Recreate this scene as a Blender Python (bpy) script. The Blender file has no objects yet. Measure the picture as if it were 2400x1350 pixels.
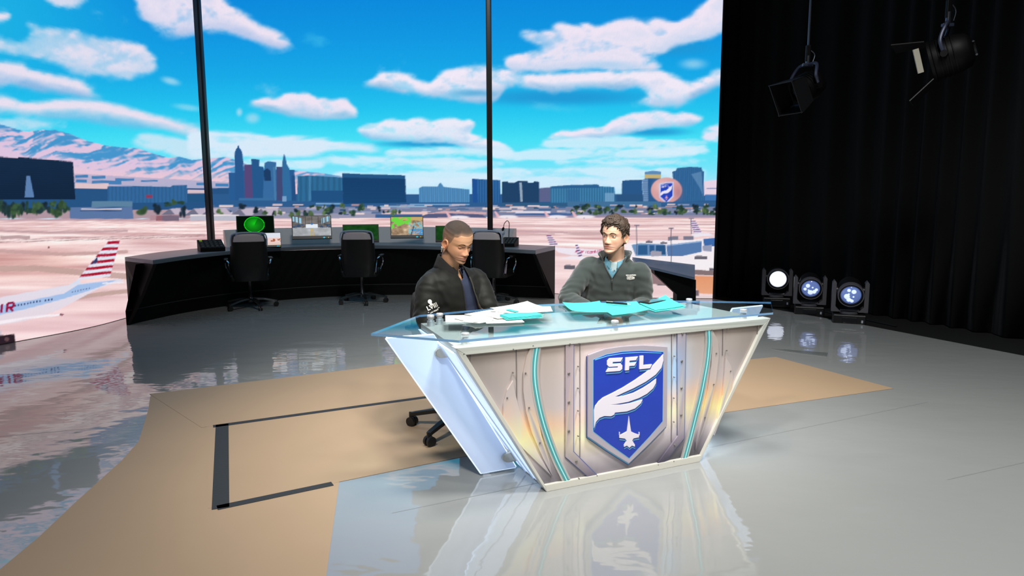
import bpy, bmesh, math, random
import numpy as np
from mathutils import Vector, Matrix

random.seed(4)
C = bpy.context.scene.collection
PI = math.pi

# ------------------------------------------------------------------ camera, world, lights, exposure
F_PX, EYE = 1600.0, 1.42                                  # focal length in pixels of a 2400 px wide frame, lens height
_down = np.array([40.0, 12190.0, F_PX]); _down /= np.linalg.norm(_down)
_up = -_down; _fw = np.array([0, 0, 1.0]); _fw -= _up * _fw.dot(_up); _fw /= np.linalg.norm(_fw)
_rt = np.cross(_fw, _up); _rt = _rt if _rt[0] > 0 else -_rt
RW = np.stack([_rt, _fw, _up])                            # world <- lens axes (x right, y down, z ahead)
CAM = np.array([0, 0, EYE])
cam = bpy.data.cameras.new('camera'); cam.sensor_width = 36; cam.lens = 24.0; cam.clip_end = 100; cam.clip_start = .05
co = bpy.data.objects.new('camera', cam); C.objects.link(co)
m3 = Matrix([[RW[i][0], -RW[i][1], -RW[i][2]] for i in range(3)])
co.matrix_world = Matrix.Translation((0, 0, EYE)) @ m3.to_4x4()
sc = bpy.context.scene; sc.camera = co
sc.view_settings.view_transform = 'Standard'; sc.view_settings.look = 'None'
sc.view_settings.exposure = 0.0; sc.view_settings.gamma = 1.0; sc.view_settings.use_curve_mapping = False
wd = bpy.data.worlds.new('studio dark'); sc.world = wd; wd.use_nodes = True
wd.node_tree.nodes['Background'].inputs[0].default_value = (.5, .55, .6, 1); wd.node_tree.nodes['Background'].inputs[1].default_value = .004

def lamp(name, kind, loc, target, watts, col=(1, 1, 1), size=.5, spot=60, blend=.6):
    l = bpy.data.lights.new(name, kind); l.energy = watts; l.color = col
    if kind == 'AREA': l.shape = 'DISK'; l.size = size
    if kind == 'SPOT': l.spot_size = math.radians(spot); l.spot_blend = blend; l.shadow_soft_size = size
    if kind == 'POINT': l.shadow_soft_size = size
    o = bpy.data.objects.new(name, l); C.objects.link(o); o.location = loc
    o.rotation_euler = (Vector(target) - Vector(loc)).to_track_quat('-Z', 'Y').to_euler()
    return o
WARM = (1.0, .965, .90)
lamp('key_lamp', 'SPOT', (-1.3, .4, 4.9), (-.25, 4.0, .9), 900, WARM, .22, 46, .9)
lamp('key_lamp', 'SPOT', (2.3, .7, 4.9), (.65, 4.4, .9), 480, WARM, .22, 46, .9)
lamp('key_lamp', 'SPOT', (1.0, -.6, 4.4), (.15, 4.2, 1.1), 650, WARM, .25, 34, .9)  # unseen front fill, added to brighten the two faces
lamp('top_wash', 'SPOT', (.5, 3.6, 6.6), (.45, 3.7, 0), 900, (1, .98, .95), .5, 66, 1.0)
lamp('floor_wash', 'SPOT', (2.0, 1.8, 6.8), (2.3, 3.7, 0), 2050, (1, .99, .97), .6, 92, 1.0)
lamp('added_set_fill', 'SPOT', (-.5, 3.2, 6.8), (-2.0, 10.2, 1.1), 650, (1, .99, .97), .5, 64, 1.0)  # added fill without a visible source, lifts the dim console
lamp('back_lamp', 'SPOT', (-1.8, 7.2, 5.4), (.1, 4.2, 1.0), 160, (.9, .96, 1), .25, 46, .9)

# ------------------------------------------------------------------ measuring helpers
def ray(px, py): return RW @ np.array([px - 1200, py - 675, F_PX])
def at_z(px, py, z=0.0):
    d = ray(px, py); return CAM + d * ((z - EYE) / d[2])
def at_y(px, py, y):
    d = ray(px, py); return CAM + d * (y / d[1])
def at_plane(px, py, p0, n):
    d = ray(px, py); return CAM + d * (np.dot(np.asarray(p0) - CAM, n) / np.dot(d, n))
def project(P):
    c = (np.asarray(P, float) - CAM) @ RW
    return 1200 + F_PX * c[..., 0] / c[..., 2], 675 + F_PX * c[..., 1] / c[..., 2]

# ------------------------------------------------------------------ materials
MATS = {}
def mat(name, rgb, rough=.5, metal=0, emit=None, es=0, bump=0, bscale=40, var=0, vscale=6, coat=0, ior=1.5, sheen=0, sss=0, attr=None, spec=.5):
    if name in MATS: return MATS[name]
    m = bpy.data.materials.new(name); m.use_nodes = True; nt = m.node_tree; b = nt.nodes['Principled BSDF']
    c = srgb(rgb); b.inputs['Base Color'].default_value = (*c, 1); b.inputs['Roughness'].default_value = rough
    b.inputs['Metallic'].default_value = metal; b.inputs['Specular IOR Level'].default_value = spec; b.inputs['IOR'].default_value = ior
    b.inputs['Coat Weight'].default_value = coat; b.inputs['Coat Roughness'].default_value = .05
    if sheen: b.inputs['Sheen Weight'].default_value = sheen
    if sss: b.inputs['Subsurface Weight'].default_value = sss; b.inputs['Subsurface Radius'].default_value = (.012, .005, .003); b.inputs['Subsurface Scale'].default_value = 1
    if emit is not None: b.inputs['Emission Color'].default_value = (*srgb(emit), 1); b.inputs['Emission Strength'].default_value = es
    tc = nt.nodes.new('ShaderNodeTexCoord')
    if attr:
        a = nt.nodes.new('ShaderNodeAttribute'); a.attribute_name = attr; nt.links.new(a.outputs['Color'], b.inputs['Base Color'])
    elif var:
        n = nt.nodes.new('ShaderNodeTexNoise'); n.inputs['Scale'].default_value = vscale; n.inputs['Detail'].default_value = 5; nt.links.new(tc.outputs['Object'], n.inputs['Vector'])
        r = nt.nodes.new('ShaderNodeMapRange'); r.inputs[3].default_value = 1 - var; r.inputs[4].default_value = 1 + var; nt.links.new(n.outputs[0], r.inputs[0])
        h = nt.nodes.new('ShaderNodeMix'); h.data_type = 'RGBA'; h.blend_type = 'MULTIPLY'; h.inputs[0].default_value = 1; h.inputs[6].default_value = (*c, 1); nt.links.new(r.outputs[0], h.inputs[7]); nt.links.new(h.outputs[2], b.inputs['Base Color'])
    if bump:
        n = nt.nodes.new('ShaderNodeTexNoise'); n.inputs['Scale'].default_value = bscale; n.inputs['Detail'].default_value = 4; nt.links.new(tc.outputs['Object'], n.inputs['Vector'])
        p = nt.nodes.new('ShaderNodeBump'); p.inputs['Strength'].default_value = bump; p.inputs['Distance'].default_value = .01; nt.links.new(n.outputs[0], p.inputs['Height']); nt.links.new(p.outputs[0], b.inputs['Normal'])
    MATS[name] = m; return m

def emission_attr(name, attr='shown', strength=1.0):
    m = bpy.data.materials.new(name); m.use_nodes = True; nt = m.node_tree; nt.nodes.remove(nt.nodes['Principled BSDF'])
    a = nt.nodes.new('ShaderNodeAttribute'); a.attribute_name = attr; e = nt.nodes.new('ShaderNodeEmission'); e.inputs[1].default_value = strength
    nt.links.new(a.outputs['Color'], e.inputs[0]); nt.links.new(e.outputs[0], nt.nodes['Material Output'].inputs[0])
    m.cycles.emission_sampling = 'NONE'; return m

def glass(name, tint, ior=1.5):                           # clear sheet: the far side of the slab adds no second mirror image
    m = bpy.data.materials.new(name); m.use_nodes = True; nt = m.node_tree; nt.nodes.remove(nt.nodes['Principled BSDF'])
    t = nt.nodes.new('ShaderNodeBsdfTransparent'); t.inputs[0].default_value = (*tint, 1); g = nt.nodes.new('ShaderNodeBsdfGlossy'); g.inputs['Roughness'].default_value = .01
    f = nt.nodes.new('ShaderNodeFresnel'); f.inputs[0].default_value = ior; x = nt.nodes.new('ShaderNodeMixShader')
    q = nt.nodes.new('ShaderNodeNewGeometry'); h = nt.nodes.new('ShaderNodeMath'); h.operation = 'SUBTRACT'; h.inputs[0].default_value = 1; nt.links.new(q.outputs['Backfacing'], h.inputs[1]); u = nt.nodes.new('ShaderNodeMath'); u.operation = 'MULTIPLY'; nt.links.new(f.outputs[0], u.inputs[0]); nt.links.new(h.outputs[0], u.inputs[1]); nt.links.new(u.outputs[0], x.inputs[0]); nt.links.new(t.outputs[0], x.inputs[1]); nt.links.new(g.outputs[0], x.inputs[2]); nt.links.new(x.outputs[0], nt.nodes['Material Output'].inputs[0])
    return m

# ------------------------------------------------------------------ object helpers
def tag(o, label=None, cat=None, group=None, kind=None):
    if label: o['label'] = label
    if cat: o['category'] = cat
    if group: o['group'] = group
    if kind: o['kind'] = kind
    return o
def thing(name, loc, label, cat, group=None, rz=0):
    o = bpy.data.objects.new(name, None); C.objects.link(o); o.location = tuple(loc); o.rotation_euler = (0, 0, rz); o.empty_display_size = .1
    return tag(o, label, cat, group)
def copy_tree(o, parent=None):
    c = o.copy(); C.objects.link(c)
    if parent: c.parent = parent; c.matrix_parent_inverse = o.matrix_parent_inverse.copy()
    for ch in list(o.children): copy_tree(ch, c)
    return c
class MB:
    """collects shapes and links them as one mesh object"""
    def __init__(s): s.v = []; s.f = []; s.sm = []
    def add(s, v, f, smooth=False):
        k = len(s.v); s.v += [tuple(map(float, p)) for p in v]; s.f += [tuple(i + k for i in q) for q in f]; s.sm += [smooth] * len(f); return s
    def box(s, c, d, rot=None, bev=0):
        x, y, z = [q / 2 for q in d]
        if bev:
            b = min(bev, x * .9, y * .9, z * .9); v = []; P = []
            bm = bmesh.new(); bmesh.ops.create_cube(bm, size=1, matrix=Matrix.Diagonal((d[0], d[1], d[2], 1))); bmesh.ops.bevel(bm, geom=bm.edges[:], offset=b, segments=2, affect='EDGES', profile=.5)
            bm.verts.index_update(); v = [tuple(q.co) for q in bm.verts]; f = [[q.index for q in p.verts] for p in bm.faces]; bm.free()
        else:
            v = [(a, b, e) for a in (-x, x) for b in (-y, y) for e in (-z, z)]; f = [(0, 1, 3, 2), (4, 6, 7, 5), (0, 4, 5, 1), (2, 3, 7, 6), (0, 2, 6, 4), (1, 5, 7, 3)]
        R = rot if rot is not None else Matrix.Identity(3)
        return s.add([tuple(R @ Vector(p) + Vector(c)) for p in v], f, False)
    def tube(s, pts, r, n=10, caps=True, flat=None):
        v, f = tube(pts, r, n, caps, flat); return s.add(v, f, True)
    def cyl(s, a, b, r, n=20, r2=None):
        a = Vector(a); b = Vector(b); ax = (b - a).normalized(); u = ax.orthogonal().normalized(); w = ax.cross(u); r2 = r if r2 is None else r2
        v = [tuple(a + (u * math.cos(2 * PI * k / n) + w * math.sin(2 * PI * k / n)) * r) for k in range(n)] + [tuple(b + (u * math.cos(2 * PI * k / n) + w * math.sin(2 * PI * k / n)) * r2) for k in range(n)]
        s.add(v, [(k, (k + 1) % n, n + (k + 1) % n, n + k) for k in range(n)], True); s.add(v[:n], [tuple(range(n))[::-1]]); return s.add(v[n:], [tuple(range(n))])
    def lathe(s, prof, c, ax=(0, 0, 1), n=24):
        """prof: (radius, height) pairs"""
        ax = Vector(ax).normalized(); u = ax.orthogonal().normalized(); w = ax.cross(u); c = Vector(c); v = []; f = []
        for r, h in prof:
            for k in range(n): v.append(tuple(c + ax * h + (u * math.cos(2 * PI * k / n) + w * math.sin(2 * PI * k / n)) * max(r, 1e-4)))
        for j in range(len(prof) - 1):
            for k in range(n): f.append((j * n + k, j * n + (k + 1) % n, (j + 1) * n + (k + 1) % n, (j + 1) * n + k))
        return s.add(v, f, True)
    def prism(s, poly, to3, t0, t1):
        """poly: 2-D outline; to3(a, b, t) -> point"""
        n = len(poly); v = [to3(a, b, t0) for a, b in poly] + [to3(a, b, t1) for a, b in poly]
        return s.add(v, [tuple(range(n))[::-1], tuple(range(n, 2 * n))] + [(k, (k + 1) % n, n + (k + 1) % n, n + k) for k in range(n)])
    def grid(s, rows, smooth=True, closed=False, caps=False):
        k = len(rows[0]); v = [p for r in rows for p in r]; f = []
        for j in range(len(rows) - 1):
            for i in range(k if closed else k - 1): f.append((j * k + i, j * k + (i + 1) % k, (j + 1) * k + (i + 1) % k, (j + 1) * k + i))
        if caps: f += [tuple(range(k))[::-1], tuple(range((len(rows) - 1) * k, len(rows) * k))]
        return s.add(v, f, smooth)
    def build(s, name, m, parent=None, label=None, bevel=0, fix=True):
        me = bpy.data.meshes.new(name); me.from_pydata(s.v, [], s.f)
        me.polygons.foreach_set('use_smooth', s.sm); me.update()
        if fix or bevel:
            bm = bmesh.new(); bm.from_mesh(me); bmesh.ops.remove_doubles(bm, verts=bm.verts, dist=1e-5)
            if bevel: bmesh.ops.bevel(bm, geom=[e for e in bm.edges if e.is_manifold and e.calc_face_angle(0) > .5], offset=bevel, segments=2, affect='EDGES', profile=.6, clamp_overlap=True)
            if fix: bmesh.ops.recalc_face_normals(bm, faces=bm.faces)
            for e in bm.edges:
                if e.is_manifold and e.calc_face_angle(0) > .7: e.smooth = False
            bm.to_mesh(me); bm.free()
        me.materials.append(m); o = bpy.data.objects.new(name, me); C.objects.link(o)
        if parent: o.parent = parent
        if label: o['label'] = label
        return o
def tube(pts, r, n=10, caps=True, flat=None):
    P = [Vector(p) for p in pts]; k = len(P); rr = [r] * k if not hasattr(r, '__len__') else list(r); v = []; f = []
    t0 = (P[1] - P[0]).normalized(); u = t0.orthogonal().normalized()
    for i in range(k):
        t = ((P[min(i + 1, k - 1)] - P[i]).normalized() + (P[i] - P[max(i - 1, 0)]).normalized()).normalized()
        u = (u - t * u.dot(t)).normalized(); w = t.cross(u)
        for j in range(n):
            a = 2 * PI * j / n; q = u * math.cos(a) * rr[i] + w * math.sin(a) * rr[i]
            if flat: q -= Vector(flat[0]) * q.dot(Vector(flat[0])) * (1 - flat[1])
            v.append(tuple(P[i] + q))
    for i in range(k - 1):
        for j in range(n): f.append((i * n + j, i * n + (j + 1) % n, (i + 1) * n + (j + 1) % n, (i + 1) * n + j))
    if caps: f += [tuple(range(n))[::-1], tuple(range((k - 1) * n, k * n))]
    return v, f
def curve(pts, n=24):
    """Catmull-Rom through the points"""
    P = [np.array(p, float) for p in pts]; P = [2 * P[0] - P[1]] + P + [2 * P[-1] - P[-2]]; out = []
    seg = len(P) - 3
    for k in range(n + 1):
        x = k / n * seg; i = min(int(x), seg - 1); t = x - i; a, b, c, d = P[i:i + 4]
        out.append(tuple(.5 * ((2 * b) + (c - a) * t + (2 * a - 5 * b + 4 * c - d) * t * t + (3 * b - a - 3 * c + d) * t ** 3)))
    return out
def reseat(o, root):
    """keep a mesh made in world coordinates in place under a parent that has been moved"""
    o.parent = root; o.matrix_parent_inverse = Matrix.LocRotScale(root.location, root.rotation_euler, None).inverted(); return o
def colour_mesh(o, cols, attr='shown'):
    a = o.data.color_attributes.new(attr, 'FLOAT_COLOR', 'POINT'); buf = np.ones((len(cols), 4), np.float32); buf[:, :3] = cols; a.data.foreach_set('color', buf.ravel())
# ------------------------------------------------------------------ picture shown by the video wall (drawn in numpy)
PX0, PY0, PW, PH = -260, -560, 1980, 1420          # extent of the picture in its own pixels

def hash2(ix, iy, seed):
    h = (ix.astype(np.int64) * 374761393 + iy.astype(np.int64) * 668265263 + seed * 1442695041) & 0x7fffffff
    h = ((h ^ (h >> 13)) * 1274126177) & 0x7fffffff
    return ((h ^ (h >> 16)) & 0xffff) / 65535.0

def vnoise(x, y, seed=0):
    ix = np.floor(x); iy = np.floor(y); fx = x - ix; fy = y - iy
    ix = ix.astype(np.int64); iy = iy.astype(np.int64)
    fx = fx * fx * (3 - 2 * fx); fy = fy * fy * (3 - 2 * fy)
    a = hash2(ix, iy, seed); b = hash2(ix + 1, iy, seed); c = hash2(ix, iy + 1, seed); d = hash2(ix + 1, iy + 1, seed)
    return (a * (1 - fx) + b * fx) * (1 - fy) + (c * (1 - fx) + d * fx) * fy

def fbm(x, y, seed=0, octs=4):
    s = 0; a = .5; t = 0
    for k in range(octs):
        s = s + a * vnoise(x * 2 ** k, y * 2 ** k, seed + 17 * k); t += a; a *= .5
    return s / t

def sstep(a, b, x):
    t = np.clip((x - a) / (b - a), 0, 1); return t * t * (3 - 2 * t)

def srgb(c):
    c = np.asarray(c, float) / 255.0
    return np.where(c <= .04045, c / 12.92, ((c + .055) / 1.055) ** 2.4)

class Canvas:
    def __init__(s, x0, y0, w, h):
        s.x0, s.y0, s.w, s.h = x0, y0, w, h
        s.X, s.Y = np.meshgrid(np.arange(w) + x0 + .5, np.arange(h) + y0 + .5)
        s.im = np.zeros((h, w, 3), np.float32)
    def mask(s, pts, ss=2):
        """coverage of a polygon, even-odd, inside its own box"""
        p = np.asarray(pts, float)
        xa = int(max(s.x0, np.floor(p[:, 0].min()) - 1)); xb = int(min(s.x0 + s.w, np.ceil(p[:, 0].max()) + 1))
        ya = int(max(s.y0, np.floor(p[:, 1].min()) - 1)); yb = int(min(s.y0 + s.h, np.ceil(p[:, 1].max()) + 1))
        if xb <= xa or yb <= ya: return None
        gx = xa + (np.arange((xb - xa) * ss) + .5) / ss; gy = ya + (np.arange((yb - ya) * ss) + .5) / ss
        ins = np.zeros((len(gy), len(gx)), bool)
        n = len(p)
        for r, y in enumerate(gy):
            xs = []
            for i in range(n):
                (ax, ay), (bx, by) = p[i], p[(i + 1) % n]
                if (ay <= y) != (by <= y): xs.append(ax + (y - ay) * (bx - ax) / (by - ay))
            if xs:
                xs.sort(); k = np.searchsorted(np.array(xs), gx); ins[r] = (k % 2) == 1
        m = ins.reshape(yb - ya, ss, xb - xa, ss).mean((1, 3)).astype(np.float32)
        return (slice(ya - s.y0, yb - s.y0), slice(xa - s.x0, xb - s.x0)), m
    def poly(s, pts, col, a=1.0, col2=None, fn=None):
        """filled polygon; col2 = colour at its foot; fn(X,Y) multiplies the colour"""
        r = s.mask(pts)
        if r is None: return
        sl, m = r; c = np.asarray(col, np.float32)
        if col2 is not None:
            Y = s.Y[sl]; ya = min(q[1] for q in pts); yb = max(q[1] for q in pts)
            t = ((Y - ya) / max(1, yb - ya))[..., None]; c = c * (1 - t) + np.asarray(col2, np.float32) * t
        if fn is not None: c = c * fn(s.X[sl], s.Y[sl])[..., None]
        m = (m * a)[..., None]; s.im[sl] = s.im[sl] * (1 - m) + c * m
    def rect(s, x0, y0, x1, y1, col, **k): s.poly([(x0, y0), (x1, y0), (x1, y1), (x0, y1)], col, **k)
    def ell(s, cx, cy, rx, ry, col, a=1.0, soft=.25, rot=0):
        m = 1.3 * max(rx, ry)
        sl = (slice(max(0, int(cy - m - s.y0)), max(0, int(cy + m - s.y0) + 1)), slice(max(0, int(cx - m - s.x0)), max(0, int(cx + m - s.x0) + 1)))
        X = s.X[sl] - cx; Y = s.Y[sl] - cy; c, q = math.cos(math.radians(rot)), math.sin(math.radians(rot))
        d = np.sqrt(((X * c + Y * q) / rx) ** 2 + ((-X * q + Y * c) / ry) ** 2)
        al = (a * sstep(1 + soft * .5, 1 - soft, d))[..., None].astype(np.float32)
        s.im[sl] = s.im[sl] * (1 - al) + np.asarray(col, np.float32) * al
    def line(s, pts, w, col, a=1.0):
        for (x0, y0), (x1, y1) in zip(pts, pts[1:]):
            d = math.hypot(x1 - x0, y1 - y0) or 1; nx, ny = -(y1 - y0) / d * w / 2, (x1 - x0) / d * w / 2
            s.poly([(x0 + nx, y0 + ny), (x1 + nx, y1 + ny), (x1 - nx, y1 - ny), (x0 - nx, y0 - ny)], col, a)
    def soft(s, pts, col, blur, namp=.5, nscale=60, seed=1, a=1.0, edge=.22, sy=2.0, shade=None):
        """a cloud: polygon blurred, its edge broken by noise; shade = colour of its underside"""
        blur *= 1.5; namp *= 1.75; edge *= 1.35; full = np.zeros((s.h, s.w), np.float32); r = s.mask(pts, 1)
        if r is None: return
        full[r[0]] = r[1]
        pad = int(blur * 3 + 4); ys, xs = r[0]
        sl = (slice(max(0, ys.start - pad), min(s.h, ys.stop + pad)), slice(max(0, xs.start - pad), min(s.w, xs.stop + pad)))
        f = full[sl]
        for _ in range(3): f = box(box(f, blur, 0), blur, 1)
        X = s.X[sl]; Y = s.Y[sl]
        wx = (fbm(X / nscale * .7, Y / nscale * .7 * sy, seed + 5, 3) - .5) * 1.2
        n = fbm(X / nscale + wx, Y / nscale * sy + wx, seed, 5) - .5; n = n + .35 * (fbm(X / nscale * 3.1, Y / nscale * 3.1 * sy, seed + 9, 3) - .5)
        al = sstep(.5 - edge, .5 + edge, f + n * namp) * a * np.clip(1.0 - .32 * sstep(.0, -.32, n), 0, 1)
        c = np.broadcast_to(np.asarray(col, np.float32), f.shape + (3,))
        if shade is not None:
            up = np.roll(f, int(blur * 1.3 + 2), 0); dn = np.roll(f, -int(blur * 1.3 + 2), 0)
            t = np.clip((up - dn) * .9 + .12 + n * 1.1, 0, 1)[..., None] * .85
            c = c * (1 - t) + np.asarray(shade, np.float32) * t
        s.im[sl] = s.im[sl] * (1 - al[..., None]) + c * al[..., None]

def box(f, r, ax):
    r = max(1, int(r)); n = f.shape[ax]
    pad = [(0, 0), (0, 0)]; pad[ax] = (r + 1, r)
    c = np.cumsum(np.pad(f, pad, mode='edge'), axis=ax, dtype=np.float64)
    i = np.arange(n)
    return ((np.take(c, i + 2 * r + 1, ax) - np.take(c, i, ax)) / (2 * r + 1)).astype(np.float32)

GLYPH = {   # letters as polylines on a 4 x 6 grid
    'A': [[(0, 6), (2, 0), (4, 6)], [(1, 4), (3, 4)]], 'I': [[(2, 0), (2, 6)]], 'R': [[(0, 6), (0, 0), (4, 0), (4, 3), (0, 3)], [(1.6, 3), (4, 6)]],
    'S': [[(4, 0), (0, 0), (0, 3), (4, 3), (4, 6), (0, 6)]], 'F': [[(0, 6), (0, 0), (4, 0)], [(0, 3), (3.4, 3)]], 'L': [[(0, 0), (0, 6), (4, 6)]],
    'm': [[(0, 6), (0, 2), (2, 2), (2, 6)], [(2, 2), (4, 2), (4, 6)]], 'e': [[(0, 4), (4, 4), (4, 2), (0, 2), (0, 6), (4, 6)]],
    'r': [[(0, 6), (0, 2), (3, 2)]], 'i': [[(2, 2), (2, 6)], [(2, 0), (2, .7)]], 'c': [[(4, 2), (0, 2), (0, 6), (4, 6)]],
    'a': [[(0, 2), (4, 2), (4, 6), (0, 6), (0, 4), (4, 4)]], 'n': [[(0, 6), (0, 2), (4, 2), (4, 6)]]}

def write(cv, txt, x, y, w, h, col, lw, dy=0, slant=0, gap=.35):
    for ch in txt:
        for pl in GLYPH[ch]:
            cv.line([(x + p[0] / 4 * w + (6 - p[1]) / 6 * slant, y + p[1] / 6 * h + p[0] / 4 * w * dy) for p in pl], lw, col)
        x += w * (1 + gap); y += w * (1 + gap) * dy

def shield(cv, cx, cy, s):
    """the badge on the ball of the skyline: silver rim, blue field, SFL, wing and jet"""
    P = lambda q: [(cx + a * s, cy + b * s) for a, b in q]
    cv.poly(P([(-.5, -.55), (0, -.66), (.5, -.68), (.5, .35), (0, .85), (-.5, .4)]), (205, 205, 235))
    cv.poly(P([(-.41, -.48), (0, -.57), (.41, -.59), (.41, .31), (0, .72), (-.41, .35)]), (38, 70, 185))
    write(cv, 'SFL', cx - .33 * s, cy - .47 * s, .15 * s, .17 * s, (232, 232, 248), .036 * s, gap=.55)
    cv.poly(P([(-.41, .12), (-.3, -.02), (0, -.1), (.41, -.45), (.33, -.1), (.1, .1), (-.2, .14), (-.41, .3)]), (232, 228, 245))
    cv.poly(P([(0, .22), (.05, .4), (.13, .48), (0, .46), (.06, .58), (-.06, .58), (0, .46), (-.13, .48), (-.05, .4)]), (232, 170, 190))

def paint_wall():
    cv = Canvas(PX0, PY0, PW, PH); X, Y = cv.X, cv.Y; rnd = random.Random(5)
    # sky
    ys = [-560, -100, 0, 90, 180, 260, 330, 400, 460, 520]
    cs = np.array([(8, 100, 200), (10, 125, 214), (13, 138, 220), (18, 152, 226), (24, 170, 232), (38, 198, 240), (72, 224, 246), (120, 228, 250), (160, 225, 248), (200, 225, 245)], np.float32)
    for k in range(3): cv.im[..., k] = np.interp(Y, ys, cs[:, k])
    t = (sstep(480, -50, X) * sstep(420, 0, Y) * .8)[..., None]
    cv.im += t * (np.array((36, 196, 232), np.float32) - cv.im) * .8
    W, W2, SH, SH2 = (232, 224, 240), (222, 236, 250), (120, 178, 226), (84, 190, 232)
    # dark underside streaks first, then the clouds
    for e in [(1310, 228, 230, 20), (1530, 309, 85, 11), (1560, 112, 110, 20), (1000, 337, 120, 9)]: cv.ell(*e, (34, 150, 212), a=.85, soft=.8)
    C = cv.soft
    C([(103, 62), (160, 66), (210, 80), (267, 90), (310, 97), (342, 109), (373, 140), (365, 170), (320, 178), (300, 192), (264, 183), (205, 168), (149, 155), (62, 137), (0, 125), (-120, 110), (-120, 60), (0, 84), (40, 95), (75, 85), (48, 52), (72, 45), (92, 70)], W, 7, .45, 90, 1, shade=(170, 205, 236))
    C([(-120, 140), (25, 144), (60, 155), (90, 170), (130, 180), (175, 185), (200, 195), (215, 215), (250, 240), (200, 228), (150, 218), (100, 208), (40, 200), (0, 206), (-120, 200)], W, 8, .4, 80, 2, shade=SH)
    C([(-120, 218), (0, 223), (30, 228), (60, 240), (110, 236), (150, 240), (190, 238), (250, 240), (280, 250), (330, 262), (375, 275), (420, 290), (480, 308), (480, 332), (440, 322), (400, 310), (350, 300), (300, 294), (230, 288), (200, 280), (130, 278), (60, 274), (0, 270), (-120, 262)], W, 8, .35, 90, 3, shade=SH2)
    C([(-120, 275), (60, 278), (150, 288), (160, 302), (60, 308), (-120, 300)], (205, 225, 244), 8, .5, 80, 4, a=.8)
    C([(295, 328), (330, 313), (380, 315), (420, 325), (480, 345), (480, 375), (430, 372), (390, 358), (345, 348), (310, 338)], (205, 230, 246), 7, .4, 80, 5, a=.9)
    C([(300, -60), (480, -60), (530, 5), (560, 22), (600, 55), (640, 75), (690, 95), (690, 112), (640, 110), (590, 92), (540, 75), (500, 72), (430, 82), (380, 78), (345, 60), (325, 25)], (236, 226, 242), 8, .45, 70, 6, shade=(176, 196, 232))
    C([(95, -40), (215, -40), (205, 15), (180, 26), (140, 12), (105, 2)], W, 8, .5, 70, 7, a=.9)
    C([(205, 18), (245, 30), (250, 50), (215, 42)], (180, 215, 240), 10, .5, 60, 8, a=.6)
    C([(-40, 25), (20, 24), (35, 40), (15, 50), (-40, 50)], W, 6, .4, 60, 9)
    C([(585, 203), (620, 197), (655, 203), (676, 215), (640, 219), (605, 212)], (200, 215, 240), 6, .4, 50, 10, a=.8)
    C([(578, 241), (620, 228), (650, 234), (680, 218), (710, 218), (745, 228), (765, 228), (775, 236), (800, 231), (820, 238), (845, 274), (800, 280), (740, 281), (680, 272), (640, 260), (600, 250)], (238, 228, 244), 5, .35, 55, 11, shade=(120, 190, 228))
    cv.ell(561, 263, 8, 10, (190, 222, 240), .7, .8); cv.ell(592, 277, 18, 13, (180, 220, 240), .7, .8); cv.ell(400, 190, 24, 9, (190, 222, 240), .7, .8, 15); cv.ell(440, 252, 36, 8, (170, 222, 242), .6, .8, 8)
    C([(710, 72), (760, 90), (785, 108), (755, 112), (720, 95)], (70, 190, 235), 8, .5, 50, 12, a=.6)
    C([(838, 196), (870, 188), (900, 170), (930, 168), (965, 176), (985, 190), (1008, 198), (1030, 172), (1060, 160), (1110, 156), (1160, 158), (1200, 163), (1240, 174), (1300, 171), (1350, 172), (1400, 170), (1440, 162), (1500, 168), (1560, 164), (1562, 184), (1592, 178), (1602, 200), (1640, 188), (1700, 150), (1700, 196), (1650, 216), (1610, 238), (1600, 252), (1560, 256), (1500, 252), (1455, 246), (1530, 226), (1490, 206), (1440, 210), (1380, 206), (1300, 216), (1240, 210), (1190, 204), (1160, 240), (1110, 243), (1060, 235), (1000, 228), (950, 222), (900, 206), (860, 201)], (240, 232, 246), 6, .4, 60, 13, shade=(120, 180, 224))
    cv.ell(1110, 218, 60, 10, (74, 168, 218), .8, .9)
    C([(1200, 78), (1225, 65), (1260, 72), (1290, 64), (1320, 53), (1345, 60), (1365, 54), (1400, 62), (1440, 51), (1480, 47), (1510, 50), (1545, 41), (1575, 55), (1600, 48), (1625, 30), (1650, 10), (1690, -40), (1760, -60), (1760, 60), (1690, 76), (1650, 92), (1610, 102), (1575, 108), (1555, 126), (1500, 132), (1560, 150), (1545, 165), (1440, 168), (1330, 164), (1270, 168), (1195, 166), (1180, 142), (1210, 126), (1250, 116), (1285, 112), (1250, 102), (1228, 96)], (238, 228, 244), 6, .42, 70, 14, shade=(186, 208, 236))
    cv.ell(1420, 152, 70, 11, (168, 206, 238), .7, .9); cv.ell(1625, 150, 32, 13, (170, 214, 240), .7, .9); cv.ell(1560, 240, 55, 11, (190, 205, 235), .5, .9)
    C([(1215, 246), (1260, 242), (1420, 246), (1420, 254), (1300, 258), (1215, 255)], (120, 205, 238), 7, .4, 80, 15, a=.6)
    C([(1271, 326), (1310, 305), (1340, 308), (1380, 299), (1410, 299), (1440, 280), (1480, 265), (1520, 260), (1550, 258), (1580, 270), (1600, 261), (1630, 269), (1658, 281), (1610, 296), (1540, 300), (1480, 312), (1420, 322), (1360, 327), (1300, 331)], (236, 230, 246), 4, .3, 50, 16, shade=(140, 196, 232))
    C([(1636, 318), (1655, 297), (1710, 292), (1710, 338), (1650, 332)], (225, 228, 246), 6, .35, 50, 17)
    C([(830, 306), (860, 287), (890, 287), (920, 279), (945, 284), (980, 275), (1010, 285), (1050, 279), (1065, 276), (1085, 283), (1110, 278), (1112, 302), (1085, 312), (1130, 318), (1165, 330), (1195, 350), (1170, 358), (1110, 352), (1060, 338), (1000, 334), (920, 330), (870, 326), (850, 316)], (234, 234, 248), 4, .34, 50, 18, shade=(128, 196, 234))
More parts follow.
